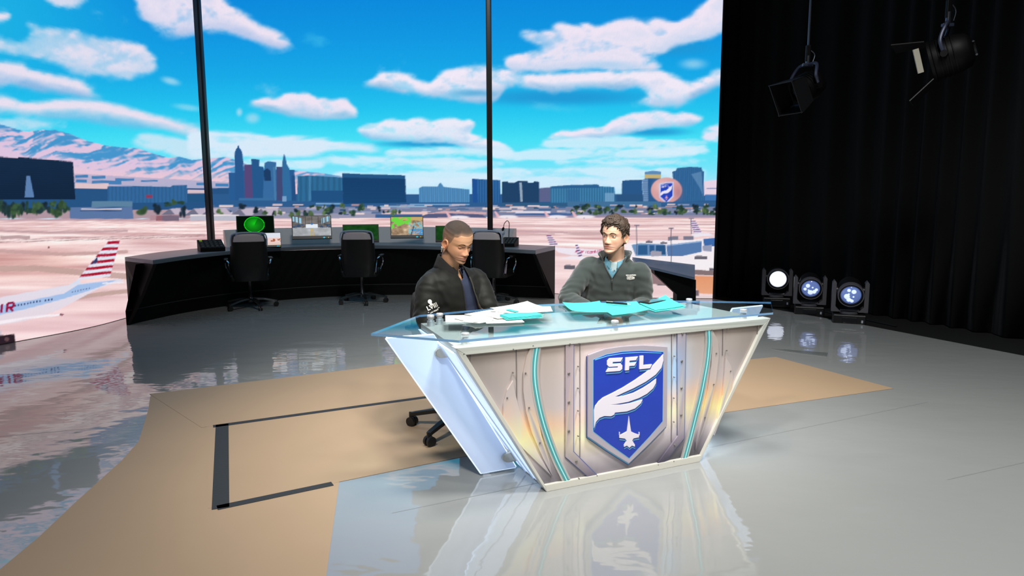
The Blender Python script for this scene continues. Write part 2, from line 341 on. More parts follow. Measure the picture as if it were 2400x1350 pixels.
    C([(440, 306), (560, 311), (650, 319), (760, 325), (860, 336), (905, 346), (850, 354), (780, 352), (700, 368), (620, 366), (540, 372), (440, 374)], (214, 234, 250), 6, .35, 90, 19, sy=3)
    for k, (x0, x1, y0, y1, tl) in enumerate([(900, 1200, 352, 362, 0), (700, 1180, 372, 384, 3), (820, 1150, 388, 398, -3), (480, 760, 374, 392, 4), (1270, 1660, 326, 342, 0), (1150, 1640, 356, 372, -8), (1290, 1640, 376, 386, 2), (1150, 1660, 396, 412, 0), (780, 1180, 404, 424, 2), (950, 1650, 418, 440, 0), (1500, 1660, 352, 364, -8), (1150, 1205, 340, 368, 4)]):
        C([(x0, y0), (x0 + .3 * (x1 - x0), y0 - 5), (x1, y0 + tl), (x1, y1 + tl), (x0 + .5 * (x1 - x0), y1 + 3), (x0, y1)], (216, 238, 252), 5, .55, 80, 30 + k, a=.85, sy=3.5)
    h = (sstep(390, 450, Y) * .55)[..., None]; cv.im += h * (np.array((205, 232, 250), np.float32) - cv.im)
    hi = sstep(.53, .66, fbm(X / 260, Y / 110, 77, 5)) * sstep(-10, -90, Y); cv.im += (hi * .9)[..., None] * (np.array((232, 226, 242), np.float32) - cv.im)
    # mountains
    ridge = [(-260, 262), (-60, 283), (0, 291), (20, 297), (60, 309), (100, 305), (130, 305), (165, 314), (200, 329), (250, 342), (300, 347), (322, 347), (350, 357), (395, 370), (420, 367), (450, 375), (480, 372), (505, 370), (530, 368), (552, 375), (600, 393), (690, 400), (750, 405), (800, 413), (850, 432), (900, 448), (900, 470), (-260, 470)]
    r = cv.mask(ridge); sl, m = r; x, y = X[sl], Y[sl]
    rv = np.interp(x, [p[0] for p in ridge[:-2]], [p[1] for p in ridge[:-2]]); dep = y - rv
    rg = lambda a, b: 1 - np.abs(2 * fbm(a / 105 + b / 80, b / 52 + a / 300, 41, 4) - 1) + .35 * (1 - np.abs(2 * fbm(a / 44 - b / 50, b / 26, 43, 3) - 1))
    slope = (rg(x + 2.5, dep) - rg(x - 2.5, dep)) * 3 + (rg(x, dep + 2) - rg(x, dep - 2)) * 1.2
    q = sstep(-.22, .30, slope * 1.25 + np.clip(dep / 80, 0, 1) * .22 - .02)
    q = np.clip(q + sstep(45, 75, dep), 0, 1)[..., None]
    c = np.array((70, 150, 205), np.float32) * (1 - q) + np.array((222, 196, 222), np.float32) * q
    pk = sstep(385, 425, y + (rv - 340) * -.2)[..., None]; c = c * (1 - pk * .8) + np.array((240, 202, 210), np.float32) * pk * .8
    m = m[..., None]; cv.im[sl] = cv.im[sl] * (1 - m) + c * m
    # desert floor, far city blocks
    B = (44, 92, 146)
    cv.poly([(-260, 396), (0, 404), (200, 408), (480, 424), (560, 428), (560, 480), (-260, 480)], (200, 180, 205), col2=(150, 170, 205))
    for x0, y0, w, hh in [(176, 410, 30, 7), (215, 412, 32, 7), (178, 421, 26, 7), (215, 423, 70, 9), (270, 418, 45, 6), (330, 422, 40, 4), (460, 428, 24, 6), (505, 430, 30, 7), (510, 440, 40, 8)]: cv.rect(x0, y0, x0 + w, y0 + hh, (70, 128, 182))
    cv.rect(-260, 441, 560, 500, (40, 84, 132)); cv.rect(176, 430, 255, 442, (222, 196, 200))
    cv.rect(480, 455, 1690, 505, (46, 92, 142))
    stripe = lambda p, a, ph=0: (lambda x, y: 1 - a + a * (((x + ph) % p) > p * .45))
    floors = lambda p, a: (lambda x, y: 1 - a + a * ((y % p) > p * .4))
    # skyline, from west to east
    P = cv.poly
    P([(-260, 352), (0, 367), (42, 371), (43, 368), (171, 379), (177, 468), (-260, 468)], (24, 46, 74), col2=(20, 40, 66), fn=floors(5, .06))
    P([(62, 412), (70, 412), (80, 462), (58, 462)], (92, 128, 176))
    P([(252, 437), (330, 436), (400, 438), (405, 434), (438, 434), (438, 475), (252, 475)], (52, 104, 156), fn=stripe(9, .08)); cv.rect(342, 457, 357, 464, (140, 60, 90))
    cv.rect(440, 452, 482, 474, (38, 84, 128)); cv.rect(440, 445, 480, 453, (214, 190, 200))
    NY = (42, 92, 148)
    P([(536, 405), (551, 405), (551, 400), (690, 398), (692, 470), (537, 470)], NY)
    P([(550, 357), (553, 350), (556, 346), (557, 342), (559, 340), (561, 346), (565, 351), (568, 358), (570, 380), (572, 470), (551, 470)], (40, 88, 142))
    P([(572, 386), (590, 386), (594, 470), (574, 470)], (86, 72, 120)); P([(589, 372), (608, 374), (608, 390), (618, 391), (620, 470), (593, 470)], (38, 88, 140))
    P([(620, 382), (628, 378), (647, 380), (648, 470), (616, 470)], (56, 108, 160)); P([(648, 391), (663, 391), (666, 470), (649, 470)], (66, 74, 118))
    P([(661, 385), (664, 366), (666, 360), (669, 368), (672, 384), (678, 395), (684, 470), (663, 470)], (50, 108, 158)); P([(684, 411), (691, 411), (694, 470), (684, 470)], (36, 80, 132))
    P([(618, 400), (626, 394), (634, 400), (636, 424), (620, 424)], (30, 62, 104)); P([(640, 392), (645, 390), (648, 470), (643, 470)], (88, 138, 178), a=.5)
    cv.rect(662, 460, 671, 472, (120, 160, 200)); cv.rect(560, 464, 640, 470, (58, 110, 160))
    P([(697, 413), (724, 411), (755, 413), (803, 416), (803, 472), (697, 472)], (48, 108, 152), fn=stripe(13, .1)); cv.rect(729, 447, 803, 473, (34, 82, 130)); cv.rect(724, 411, 729, 470, (66, 126, 168))
    P([(802, 406), (850, 408), (950, 411), (952, 475), (804, 478)], (26, 66, 112), col2=(28, 72, 118), fn=floors(4, .07)); P([(802, 406), (850, 408), (950, 411), (950, 419), (803, 416)], (38, 86, 132))
    P([(982, 441), (990, 437), (1026, 437), (1028, 432), (1032, 428), (1036, 432), (1040, 438), (1100, 444), (1100, 474), (982, 474)], (82, 142, 192), fn=stripe(5, .14))
    P([(1106, 419), (1172, 422), (1174, 475), (1108, 475)], (48, 104, 164), fn=stripe(6, .2)); P([(1106, 419), (1118, 420), (1120, 475), (1108, 475)], (34, 82, 150))
    P([(1176, 426), (1190, 425), (1192, 428), (1206, 428), (1214, 424), (1236, 424), (1238, 428), (1250, 428), (1252, 425), (1264, 426), (1264, 475), (1177, 475)], (36, 72, 112), fn=stripe(4, .14)); P([(1217, 428), (1223, 428), (1225, 473), (1220, 473)], (150, 170, 190))
    P([(1264, 441), (1290, 439), (1290, 473), (1264, 473)], (96, 104, 146), fn=floors(4, .1))
    P([(1290, 437), (1330, 434), (1358, 433), (1400, 432), (1406, 437), (1440, 438), (1443, 475), (1290, 475)], (66, 134, 182), fn=stripe(6, .2)); P([(1290, 437), (1330, 434), (1358, 433), (1404, 433), (1404, 440), (1290, 442)], (44, 98, 146)); cv.rect(1330, 444, 1358, 475, (52, 104, 152), a=.7); cv.rect(1418, 452, 1440, 475, (120, 164, 200), a=.8)
    P([(1458, 423), (1505, 421), (1506, 455), (1512, 473), (1456, 475)], (42, 88, 138)); cv.rect(1446, 455, 1512, 476, (44, 84, 128))
    P([(1505, 421), (1520, 419), (1522, 474), (1508, 474)], (110, 146, 190), fn=floors(5, .15))
    P([(1511, 403), (1530, 400), (1549, 402), (1549, 420), (1511, 420)], (92, 140, 186)); cv.rect(1511, 409, 1549, 418, (196, 178, 120)); cv.rect(1519, 418, 1550, 474, (44, 90, 140))
    P([(1576, 402), (1584, 400), (1586, 394), (1616, 391), (1644, 392), (1646, 400), (1650, 402), (1650, 470), (1580, 474)], (52, 104, 156), fn=stripe(5, .1)); P([(1620, 408), (1644, 402), (1648, 460), (1640, 440)], (110, 150, 190), a=.6)
    P([(1650, 425), (1690, 420), (1690, 455), (1650, 458)], (232, 212, 228)); cv.rect(1652, 456, 1690, 470, (64, 116, 176)); cv.line([(1656, 442), (1690, 441)], 2, (110, 130, 170))
    cv.ell(1562, 446, 37, 30.5, (214, 160, 160), 1, .06); cv.ell(1552, 436, 20, 16, (240, 204, 200), .7, 1.2); cv.ell(1590, 452, 12, 20, (150, 100, 120), .5, 1.2)
    shield(cv, 1562, 449, 34)
    cv.rect(1508, 473, 1690, 480, (52, 96, 144))
    for x0, y0, x1, y1, c in [(960, 478, 1100, 481, (120, 165, 205)), (740, 476, 800, 479, (130, 175, 215)), (1175, 475, 1330, 488, (48, 92, 132)), (1330, 472, 1550, 484, (66, 112, 152)), (890, 482, 1000, 485, (140, 180, 210)), (1350, 486, 1600, 489, (180, 180, 195))]: cv.rect(x0, y0, x1, y1, c)
    # low suburbs and trees between town and runway
    cv.rect(-260, 492, 480, 512, (176, 150, 160)); cv.rect(480, 485, 1690, 509, (120, 130, 160)); cv.rect(480, 500, 900, 514, (150, 150, 175))
    for k in range(150):
        x0 = rnd.uniform(480, 1680); y0 = rnd.uniform(478, 500); cv.rect(x0, y0, x0 + rnd.uniform(8, 34), y0 + rnd.uniform(1.5, 5), rnd.choice([(205, 190, 200), (70, 104, 146), (150, 160, 190), (224, 206, 208), (52, 84, 120), (190, 150, 150)]))
    cv.poly([(162, 486), (310, 486), (313, 513), (164, 514)], (92, 118, 164)); cv.rect(190, 489, 285, 491.5, (226, 214, 220)); cv.rect(188, 492, 285, 495, (48, 76, 118)); cv.rect(215, 472, 310, 485, (92, 130, 160))
    for x0 in (376, 432, 470, 540, 590): P([(x0, 505), (x0 + 22, 489), (x0 + 58, 487), (x0 + 76, 504)], (190, 178, 196)); P([(x0, 505), (x0 + 22, 489), (x0 + 36, 505)], (112, 112, 134))
    P([(895, 500), (915, 498), (1000, 496), (1010, 507), (898, 509)], (232, 198, 194)); P([(985, 507), (1010, 499), (1040, 494), (1070, 503), (1090, 495), (1130, 503), (1140, 510), (985, 512)], (86, 92, 128)); P([(1000, 501), (1040, 494), (1140, 497), (1140, 503), (1070, 500)], (206, 168, 172))
    cv.rect(880, 502, 990, 513, (58, 96, 148)); P([(1208, 497), (1340, 500), (1340, 510), (1208, 511)], (70, 100, 152)); cv.rect(1208, 495, 1290, 500, (222, 216, 228))
    G = [(36, 58, 60), (42, 70, 60), (60, 88, 60), (30, 46, 60), (84, 110, 72)]
    def tree(x0, y0, a, b, g, al=.95, so=.4):
        for k in range(7): cv.ell(x0 + rnd.uniform(-.55, .55) * a, y0 + rnd.uniform(-.5, .55) * b, a * rnd.uniform(.35, .65), b * rnd.uniform(.3, .55), np.array(g) * rnd.uniform(.8, 1.15), al, .6)
    for k in range(60):
        x0 = rnd.uniform(-60, 158); tree(x0, rnd.uniform(478, 500), rnd.uniform(4, 12), rnd.uniform(8, 18), rnd.choice(G[:4]), .95, .4)
    for x0, y0, a, b, g in [(333, 494, 17, 14, 2), (366, 490, 14, 18, 3), (428, 494, 9, 16, 3), (392, 478, 10, 7, 1), (408, 474, 9, 8, 2), (425, 476, 12, 6, 1), (515, 496, 9, 9, 4), (568, 484, 12, 8, 3), (600, 492, 10, 10, 3), (682, 503, 9, 9, 4), (697, 499, 8, 8, 4), (622, 499, 8, 7, 2), (760, 498, 8, 9, 4), (775, 490, 12, 12, 3), (846, 486, 8, 12, 1), (828, 500, 6, 10, 1)]: tree(x0, y0, a, b, G[g])
    for k in range(90):
        x0 = rnd.choice([rnd.uniform(640, 960), rnd.uniform(1340, 1540), rnd.uniform(1530, 1690)]); y0 = rnd.uniform(482, 502); tree(x0, y0, rnd.uniform(3, 9), rnd.uniform(4, 10), rnd.choice(G))
    # apron and taxiways: dusty pink with long streaks
    r = cv.mask([(-260, 514), (480, 513), (900, 511), (1400, 509), (1720, 509), (1720, 860), (-260, 860)], 1); sl, m = r; x, y = X[sl], Y[sl]
    dep = y - 508
    n = fbm(x / (90 + dep * 1.6), np.log(np.clip(dep, 1, None)) * 9 + x / 2600, 51, 4); n2 = fbm(x / (30 + dep), dep / (2 + dep * .05), 53, 3)
    c = np.array((238, 206, 206), np.float32) + (n - .5)[..., None] * np.array((96, 130, 120), np.float32) + (n2 - .5)[..., None] * np.array((26, 38, 36), np.float32)
    c += sstep(640, 780, y)[..., None] * np.array((12, 14, 16), np.float32) + (sstep(560, 610, y) * sstep(680, 620, y) * sstep(330, 100, x))[..., None] * np.array((-6, -16, -22), np.float32)
    far = (sstep(1100, 1400, x) * sstep(560, 620, y))[..., None]; c += far * (np.array((240, 214, 216), np.float32) - c) * .6
    cv.im[sl] = cv.im[sl] * (1 - m[..., None]) + np.clip(c, 0, 250) * m[..., None]
    cv.rect(-260, 513, 480, 518, (196, 164, 172)); cv.rect(1150, 505, 1690, 510, (150, 140, 165))
    for pts, w, c in [([(-260, 542), (0, 541), (120, 545), (300, 541)], 5, (190, 158, 162)), ([(-260, 572), (0, 568), (480, 553)], 1.6, (150, 120, 124)), ([(-260, 566), (0, 563), (480, 549)], 1.2, (160, 130, 134)), ([(-260, 590), (0, 588), (150, 596), (300, 590)], 8, (196, 160, 158)), ([(-260, 642), (0, 630), (90, 629), (200, 640), (300, 648)], 14, (192, 160, 154)), ([(170, 700), (230, 690), (300, 682)], 10, (190, 160, 152)), ([(0, 556), (70, 556)], 8, (180, 150, 152)),
                      ([(1150, 528), (1400, 531), (1680, 526)], 3, (206, 172, 176)), ([(1150, 540), (1330, 545), (1420, 548)], 5, (196, 160, 166)), ([(1160, 552), (1300, 549)], 4, (206, 176, 178)), ([(1330, 546), (1500, 540), (1680, 542)], 3, (220, 190, 194))]: cv.line(pts, w, c, .85)
    cv.ell(1370, 548, 44, 5, (204, 172, 172), 1, .4); cv.ell(114, 580, 2.5, 2.5, (110, 60, 60))
    cv.poly([(352, 504), (420, 503), (420, 517), (352, 516)], (176, 140, 150)); cv.rect(376, 505, 420, 518, (120, 104, 124)); cv.rect(446, 504, 560, 517, (186, 186, 200)); cv.rect(446, 503, 560, 506, (232, 222, 226)); cv.rect(366, 506, 380, 518, (150, 100, 110))
    # parked aeroplanes far away
    for x0, y0 in [(1050, 509), (1164, 508), (1280, 508), (1345, 508)]:
        cv.ell(x0 + 25, y0, 26, 4, (238, 230, 238), 1, .3); cv.poly([(x0, y0), (x0 - 6, y0 - 13), (x0 - 2, y0 - 13), (x0 + 9, y0)], (226, 180, 190)); cv.rect(x0 + 22, y0 + 2, x0 + 26, y0 + 5, (190, 180, 196))
    def tail(ax, ay, bx, by, cx, cy, dx, dy, n, red):      # fin with stripes: a-b top edge, d-c foot
        cv.poly([(ax, ay), (bx, by), (cx, cy), (dx, dy)], (226, 226, 240))
        for k in range(n):
            f0, f1 = (k + .05) / n, (k + .52) / n; L = lambda f: (ax + (dx - ax) * f, ay + (dy - ay) * f); R = lambda f: (bx + (cx - bx) * f, by + (cy - by) * f)
            cv.poly([L(f0), R(f0), R(f1), L(f1)], red)
    # big jet on the west edge
    P([(-260, 725), (0, 697), (60, 686), (160, 668), (200, 663), (282, 654), (290, 657), (240, 672), (205, 690), (130, 730), (60, 752), (0, 762), (-260, 790)], (224, 222, 236), col2=(232, 214, 222))
    P([(-260, 742), (0, 716), (60, 706), (150, 688), (182, 668), (240, 660), (275, 656), (240, 670), (200, 684), (150, 700), (70, 722), (0, 738), (-260, 770)], (164, 192, 232))
    tail(255, 564, 281, 564, 258, 648, 180, 657, 6, (170, 24, 52)); P([(180, 657), (162, 668), (190, 666), (186, 655)], (214, 222, 240)); P([(226, 604), (229, 601), (228, 616), (212, 620)], (52, 60, 104))
    for k in range(12): cv.ell(36 + k * 7.2 + (6 if k > 8 else 0), 716.5 - k * 1.35, 2.1, 2.5, (52, 60, 110))
    for k in range(7): cv.ell(170 + k * 6.5, 684.5 - k * 1.5, 1.6, 1.8, (80, 90, 140))
    write(cv, 'AIR', -25, 716, 15, 20, (150, 24, 70), 5.5, -.12, 2); write(cv, 'AmericAn'.replace('A', 'a', 1) if False else 'American', -180, 738, 14, 20, (150, 24, 70), 5, -.12, 2)
    P([(-260, 782), (0, 752), (100, 738), (140, 735), (150, 739), (60, 748), (0, 760), (-260, 794)], (246, 238, 244)); P([(140, 735), (150, 736), (146, 740), (140, 740)], (120, 60, 80))
    cv.line([(240, 664), (290, 662)], 3, (238, 236, 244))
    P([(-260, 800), (-4, 772), (4, 775), (4, 800), (-260, 830)], (210, 198, 208)); P([(-30, 790), (0, 786), (34, 783), (37, 812), (20, 820), (-30, 822)], (46, 32, 40)); cv.ell(16, 795, 6, 5, (96, 70, 74))
    # jets and terminal on the east side
    tail(1280, 551, 1291, 551, 1309, 575, 1289, 576, 5, (120, 44, 112)); P([(1290, 578), (1310, 580), (1400, 585), (1420, 590), (1400, 598), (1340, 598), (1310, 592)], (238, 230, 240)); write(cv, 'American', 1348, 585.5, 4.4, 7, (190, 60, 110), 1.5, .03, 1, .3); write(cv, 'AIR', 1392, 586, 4.4, 7, (190, 60, 110), 1.5, .02, 1, .3)
    tail(1348, 574, 1354, 573, 1366, 602, 1356, 605, 5, (110, 50, 120)); P([(1340, 600), (1400, 604), (1400, 610), (1310, 606)], (240, 232, 240))
    tail(1618, 518, 1630, 517, 1645, 546, 1626, 546, 6, (120, 60, 126)); P([(1622, 548), (1660, 546), (1675, 552), (1622, 556)], (236, 230, 240))
    P([(1470, 571), (1535, 563), (1590, 563), (1650, 560), (1675, 556), (1675, 640), (1460, 640)], (244, 236, 240))
    P([(1480, 574), (1500, 570), (1560, 573), (1562, 600), (1490, 600)], (110, 148, 190)); P([(1495, 575), (1518, 574), (1518, 597), (1495, 597)], (46, 92, 140)); P([(1522, 575), (1534, 575), (1534, 596), (1522, 596)], (46, 92, 140)); P([(1537, 575), (1560, 575), (1560, 597), (1537, 597)], (42, 86, 132))
    P([(1562, 574), (1645, 564), (1645, 590), (1600, 600), (1564, 600)], (86, 122, 172)); P([(1562, 574), (1645, 564), (1645, 567), (1562, 577)], (150, 178, 214)); P([(1648, 560), (1690, 556), (1690, 578), (1650, 576)], (62, 106, 170)); P([(1646, 576), (1668, 574), (1668, 590), (1648, 588)], (150, 156, 182))
    P([(1524, 591), (1528, 588), (1550, 589), (1550, 600), (1526, 601)], (160, 158, 174)); P([(1566, 555), (1590, 553), (1590, 562), (1566, 564)], (124, 124, 140)); P([(1602, 554), (1626, 553), (1626, 562), (1602, 563)], (124, 122, 140))
    for x0, y0, w, hh in [(1514, 565, 16, 4), (1548, 568, 16, 4), (1628, 601, 30, 7), (1322, 622, 26, 9), (1662, 626, 14, 8), (1515, 656, 14, 8), (1540, 660, 24, 9)]:
        cv.rect(x0, y0, x0 + w, y0 + hh, (100, 96, 108)); cv.rect(x0 + 3, y0 - 2, x0 + w * .6, y0 + 1, (140, 134, 144))
    P([(1626, 632), (1690, 636), (1690, 646), (1626, 644)], (132, 114, 116)); P([(1626, 646), (1690, 648), (1690, 690), (1640, 688), (1626, 670)], (226, 152, 112), col2=(232, 166, 130)); P([(1626, 680), (1638, 680), (1638, 694), (1626, 696)], (120, 104, 112)); P([(1622, 694), (1690, 692), (1690, 720), (1622, 720)], (228, 210, 212))
    P([(1505, 628), (1560, 632), (1585, 668), (1530, 666), (1505, 650)], (148, 122, 124)); P([(1480, 608), (1540, 615), (1640, 612), (1690, 610), (1690, 630), (1600, 624), (1480, 618)], (244, 238, 242))
    for x0, ya, yb in [(1492, 528, 596), (1573, 535, 615), (1620, 512, 548)]: cv.rect(x0 - .8, ya, x0 + .8, yb, (96, 100, 124)); cv.rect(x0 - 6, ya - 1, x0 + 6, ya + 1.5, (110, 110, 130))
    # LED pitch: the faintest dither
    cv.im *= (1 + .02 * (hash2((X / 1.0).astype(np.int64), (Y / 1.0).astype(np.int64), 3) - .5))[..., None]
    return cv
# ------------------------------------------------------------------ the room
def struct(o, label=None): o['kind'] = 'structure'; return tag(o, label) if label else o
BLACK = mat('black paint', (5, 5, 5), .9); STAGE = mat('black stage floor', (7, 7, 7), .7, bump=.1, bscale=30)
def floor_mat():
    m = mat('glossy grey floor', (146, 148, 146), .1, var=.05, vscale=1.2, ior=1.85); nt = m.node_tree; b = nt.nodes['Principled BSDF']
    tc = nt.nodes.new('ShaderNodeTexCoord'); n = nt.nodes.new('ShaderNodeTexNoise'); n.inputs['Scale'].default_value = 2.2; n.inputs['Detail'].default_value = 3
    mp = nt.nodes.new('ShaderNodeMapping'); mp.inputs['Scale'].default_value = (1, 1.6, 1); nt.links.new(tc.outputs['Object'], mp.inputs[0]); nt.links.new(mp.outputs[0], n.inputs['Vector'])
    n2 = nt.nodes.new('ShaderNodeTexNoise'); n2.inputs['Scale'].default_value = 14; nt.links.new(mp.outputs[0], n2.inputs['Vector'])
    ad = nt.nodes.new('ShaderNodeMath'); ad.operation = 'MULTIPLY_ADD'; ad.inputs[1].default_value = .025; nt.links.new(n2.outputs[0], ad.inputs[0]); nt.links.new(n.outputs[0], ad.inputs[2])
    p = nt.nodes.new('ShaderNodeBump'); p.inputs['Strength'].default_value = .09; p.inputs['Distance'].default_value = .05; nt.links.new(ad.outputs[0], p.inputs['Height']); nt.links.new(p.outputs[0], b.inputs['Normal'])
    r = nt.nodes.new('ShaderNodeMapRange'); r.inputs[1].default_value = .3; r.inputs[2].default_value = .7; r.inputs[3].default_value = .02; r.inputs[4].default_value = .06; nt.links.new(n.outputs[0], r.inputs[0]); nt.links.new(r.outputs[0], b.inputs['Roughness'])
    return m
def slab(name, poly, z0, z1, m, parent=None): return MB().prism(poly, lambda a, b, t: (a, b, t), z0, z1).build(name, m, parent)
struct(slab('ground', [(-9, -4), (9, -4), (9, 13), (-9, 13)], -.14, -.04, STAGE), 'black stage floor under and beyond the grey floor')
FL = [(-6.6, -2.5), (-6.4, 4), (-5.3, 6.2), (-5.0, 7.2), (-4.9, 8.6), (-4.5, 10), (-3.5, 11.0), (-2.1, 11.4), (0, 10.7), (2.0, 9.75), (2.86, 9.56), (3.0, 9.3), (3.89, 7.66), (4.62, 5.99), (6.2, 2.0), (6.6, -2.5)]
fl = struct(slab('floor', FL, -.04, 0, floor_mat()), 'glossy pale grey studio floor')
SEAM = mat('floor seam', (128, 131, 130), .3)
for a, b in [((-4.9, 5.0), (1.0, 6.85)), ((-.55, 2.95), (2.9, 4.62)), ((1.0, 6.85), (3.3, 7.6)), ((2.2, 3.3), (5.2, 4.5)), ((-6, 3.1), (-1.9, 4.35))]:
    d = Vector((b[0] - a[0], b[1] - a[1], 0)).normalized(); nn = Vector((-d.y, d.x, 0)) * .002
    MB().add([(a[0] - nn.x, a[1] - nn.y, .0006), (b[0] - nn.x, b[1] - nn.y, .0006), (b[0] + nn.x, b[1] + nn.y, .0006), (a[0] + nn.x, a[1] + nn.y, .0006)], [(0, 1, 2, 3)]).build('seam', SEAM, fl)
struct(slab('ceiling', [(-9, -4), (9, -4), (9, 13), (-9, 13)], 8.0, 8.2, BLACK))
for nm, c, d in [('wall_back', (0, 13.1, 4), (18.4, .2, 8.2)), ('wall_front', (0, -4.1, 4), (18.4, .2, 8.2)), ('wall_left', (-9.1, 4.5, 4), (.2, 17.4, 8.2)), ('wall_right', (9.1, 4.5, 4), (.2, 17.4, 8.2))]:
    struct(MB().box(c, d).build(nm, BLACK))

# black drape on the right, hung in folds
def drape(pts, z0, z1, amp, pitch, seed):
    rd = random.Random(seed); P = [np.array(p, float) for p in pts]; rows = [[], [], [], []]; s = 0; ph = 0
    L = [0]
    for a, b in zip(P, P[1:]): L.append(L[-1] + np.linalg.norm(b - a))
    n = int(L[-1] / .03); prev = 0
    for k in range(n + 1):
        t = L[-1] * k / n; i = max(j for j in range(len(L) - 1) if L[j] <= t + 1e-9); q = P[i] + (P[i + 1] - P[i]) * (t - L[i]) / (L[i + 1] - L[i])
        d = (P[i + 1] - P[i]) / np.linalg.norm(P[i + 1] - P[i]); nn = np.array([-d[1], d[0]])
        ph += .03 / pitch * 2 * PI * (1 + .35 * math.sin(t * 2.3 + seed))
        for r, (z, g) in enumerate([(z0, 1.15), (z0 + (z1 - z0) * .33, 1), (z0 + (z1 - z0) * .7, .8), (z1, .55)]):
            o = amp * g * (math.sin(ph) + .3 * math.sin(2 * ph + z)); rows[r].append((q[0] + nn[0] * o, q[1] + nn[1] * o, z))
    return MB().grid(rows)
velvet = mat('black velvet', (3, 3, 4), 1.0)
cu = drape([(2.98, 10.15), (4.3, 8.9), (4.95, 7.6), (5.5, 6.2), (6.3, 4.2), (7.2, 2.2)], -.03, 6.6, .05, .3, 1).build('stage_drape', velvet, fix=False)
sol = cu.modifiers.new('thickness', 'SOLIDIFY'); sol.thickness = .006
tag(cu, 'black velvet drape hanging in folds beside the video wall', 'curtain')

# ------------------------------------------------------------------ curved video wall
LED = curve([(-6.3, 3.6), (-5.62, 5.4), (-5.07, 6.63), (-4.74, 7.5), (-4.66, 8.3), (-4.62, 9.1), (-4.32, 10.15), (-3.6, 10.85), (-2.9, 11.12), (-2.1, 11.2), (-1.2, 11.05), (-.1, 10.55), (.95, 10.0), (1.92, 9.68), (2.84, 9.57)], 400)
LED = np.array([(p[0], p[1]) for p in LED]); LZ = 5.0
def led_wall():
    cv = paint_wall()
    px, _ = project(np.stack([LED[:, 0], LED[:, 1], np.full(len(LED), 1.2)], 1))
    xs = np.concatenate([np.arange(px[0], -30, 6), np.arange(-30, px[-1], 2.0), [px[-1]]])
    cx = np.interp(xs, px, LED[:, 0]); cy = np.interp(xs, px, LED[:, 1])
    zs = np.concatenate([np.arange(0.005, 2.45, .0108), np.linspace(2.45, LZ, 110)])
    X = np.repeat(cx[None], len(zs), 0); Y = np.repeat(cy[None], len(zs), 0); Z = np.repeat(zs[:, None], len(cx), 1)
    V = np.stack([X, Y, Z], -1); u, v = project(V)
    fx = np.clip(u - cv.x0 - .5, 0, cv.w - 1.01); fy = np.clip(v - cv.y0 - .5, 0, cv.h - 1.01); ix = fx.astype(int); iy = fy.astype(int); fx = (fx - ix)[..., None]; fy = (fy - iy)[..., None]
    im = srgb(np.clip(cv.im, 0, 255))
    col = (im[iy, ix] * (1 - fx) + im[iy, ix + 1] * fx) * (1 - fy) + (im[iy + 1, ix] * (1 - fx) + im[iy + 1, ix + 1] * fx) * fy
    n, k = len(zs), len(cx); idx = np.arange(n * k).reshape(n, k)
    faces = np.stack([idx[:-1, :-1], idx[:-1, 1:], idx[1:, 1:], idx[1:, :-1]], -1).reshape(-1, 4)
    me = bpy.data.meshes.new('screen'); me.vertices.add(n * k); me.vertices.foreach_set('co', V.reshape(-1).astype(np.float32))
    me.loops.add(faces.size); me.loops.foreach_set('vertex_index', faces.ravel().astype(np.int32)); me.polygons.add(len(faces)); me.polygons.foreach_set('loop_start', np.arange(0, faces.size, 4, dtype=np.int32))
    me.update(calc_edges=True); me.materials.append(emission_attr('video wall picture'))
    root = thing('video_wall', (LED[7, 0], LED[7, 1], 0), 'tall curved video wall showing a desert airport and city skyline under clouds', 'video wall')
    o = bpy.data.objects.new('screen', me); C.objects.link(o); reseat(o, root); colour_mesh(o, col.reshape(-1, 3))
    # cabinet behind and the edge trims
    off = []
    for i in range(len(LED)):
        d = LED[min(i + 1, len(LED) - 1)] - LED[max(i - 1, 0)]; d /= np.linalg.norm(d); off.append(LED[i] + np.array([-d[1], d[0]]) * .11)
    I = range(0, len(LED), 8); near = [LED[i] + (off[i] - LED[i]) * .12 for i in I]; far = [off[i] for i in I]
    reseat(MB().prism([tuple(p) for p in near] + [tuple(p) for p in far[::-1]], lambda a, b, t: (a, b, t), 0.0, LZ + .03).build('cabinet', BLACK), root)
    e = LED[-1]; reseat(MB().box((e[0] + .018, e[1] + .05, LZ / 2 + .015), (.03, .13, LZ + .03)).build('edge_trim', mat('black anodised metal', (20, 20, 22), .4)), root)
led_wall()

# ------------------------------------------------------------------ control console in front of the wall
CON = mat('console black laminate', (10, 11, 11), .6, spec=.12); CTOP = mat('console grey worktop', (92, 102, 110), .35); CGREY = mat('console grey metal', (206, 199, 194), .5)
con = thing('control_console', (-1.9, 9.9, 0), 'long curved black control console with grey worktop before the video wall', 'console')
base = curve([(-4.40, 7.67), (-4.09, 8.62), (-3.5, 9.4), (-2.41, 9.98), (-.89, 10.04), (.60, 9.66)], 40)
tf = curve([(-4.01, 7.60), (-3.90, 8.35), (-3.66, 9.03), (-3.28, 9.52), (-2.75, 9.84), (-2.15, 9.93), (-1.5, 9.84), (-.85, 9.58), (-.2, 9.25), (.31, 8.86)], 40)
tb = curve([(-4.56, 8.02), (-4.52, 8.9), (-4.16, 9.8), (-3.6, 10.4), (-2.9, 10.72), (-2.15, 10.82), (-1.3, 10.7), (-.5, 10.38), (.15, 9.98), (.61, 9.64)], 40)
P3 = lambda q, z: (q[0], q[1], z)
w = MB(); w.grid([[P3(q, .70) for q in tf], [P3(q, .75) for q in tf], [P3(q, .75) for q in tb], [P3(q, .70) for q in tb], [P3(q, .70) for q in tf]], smooth=False)
for k in (0, -1): w.add([P3(tf[k], .70), P3(tf[k], .75), P3(tb[k], .75), P3(tb[k], .70)], [(0, 1, 2, 3)])
reseat(w.build('worktop', CTOP, bevel=.006), con)
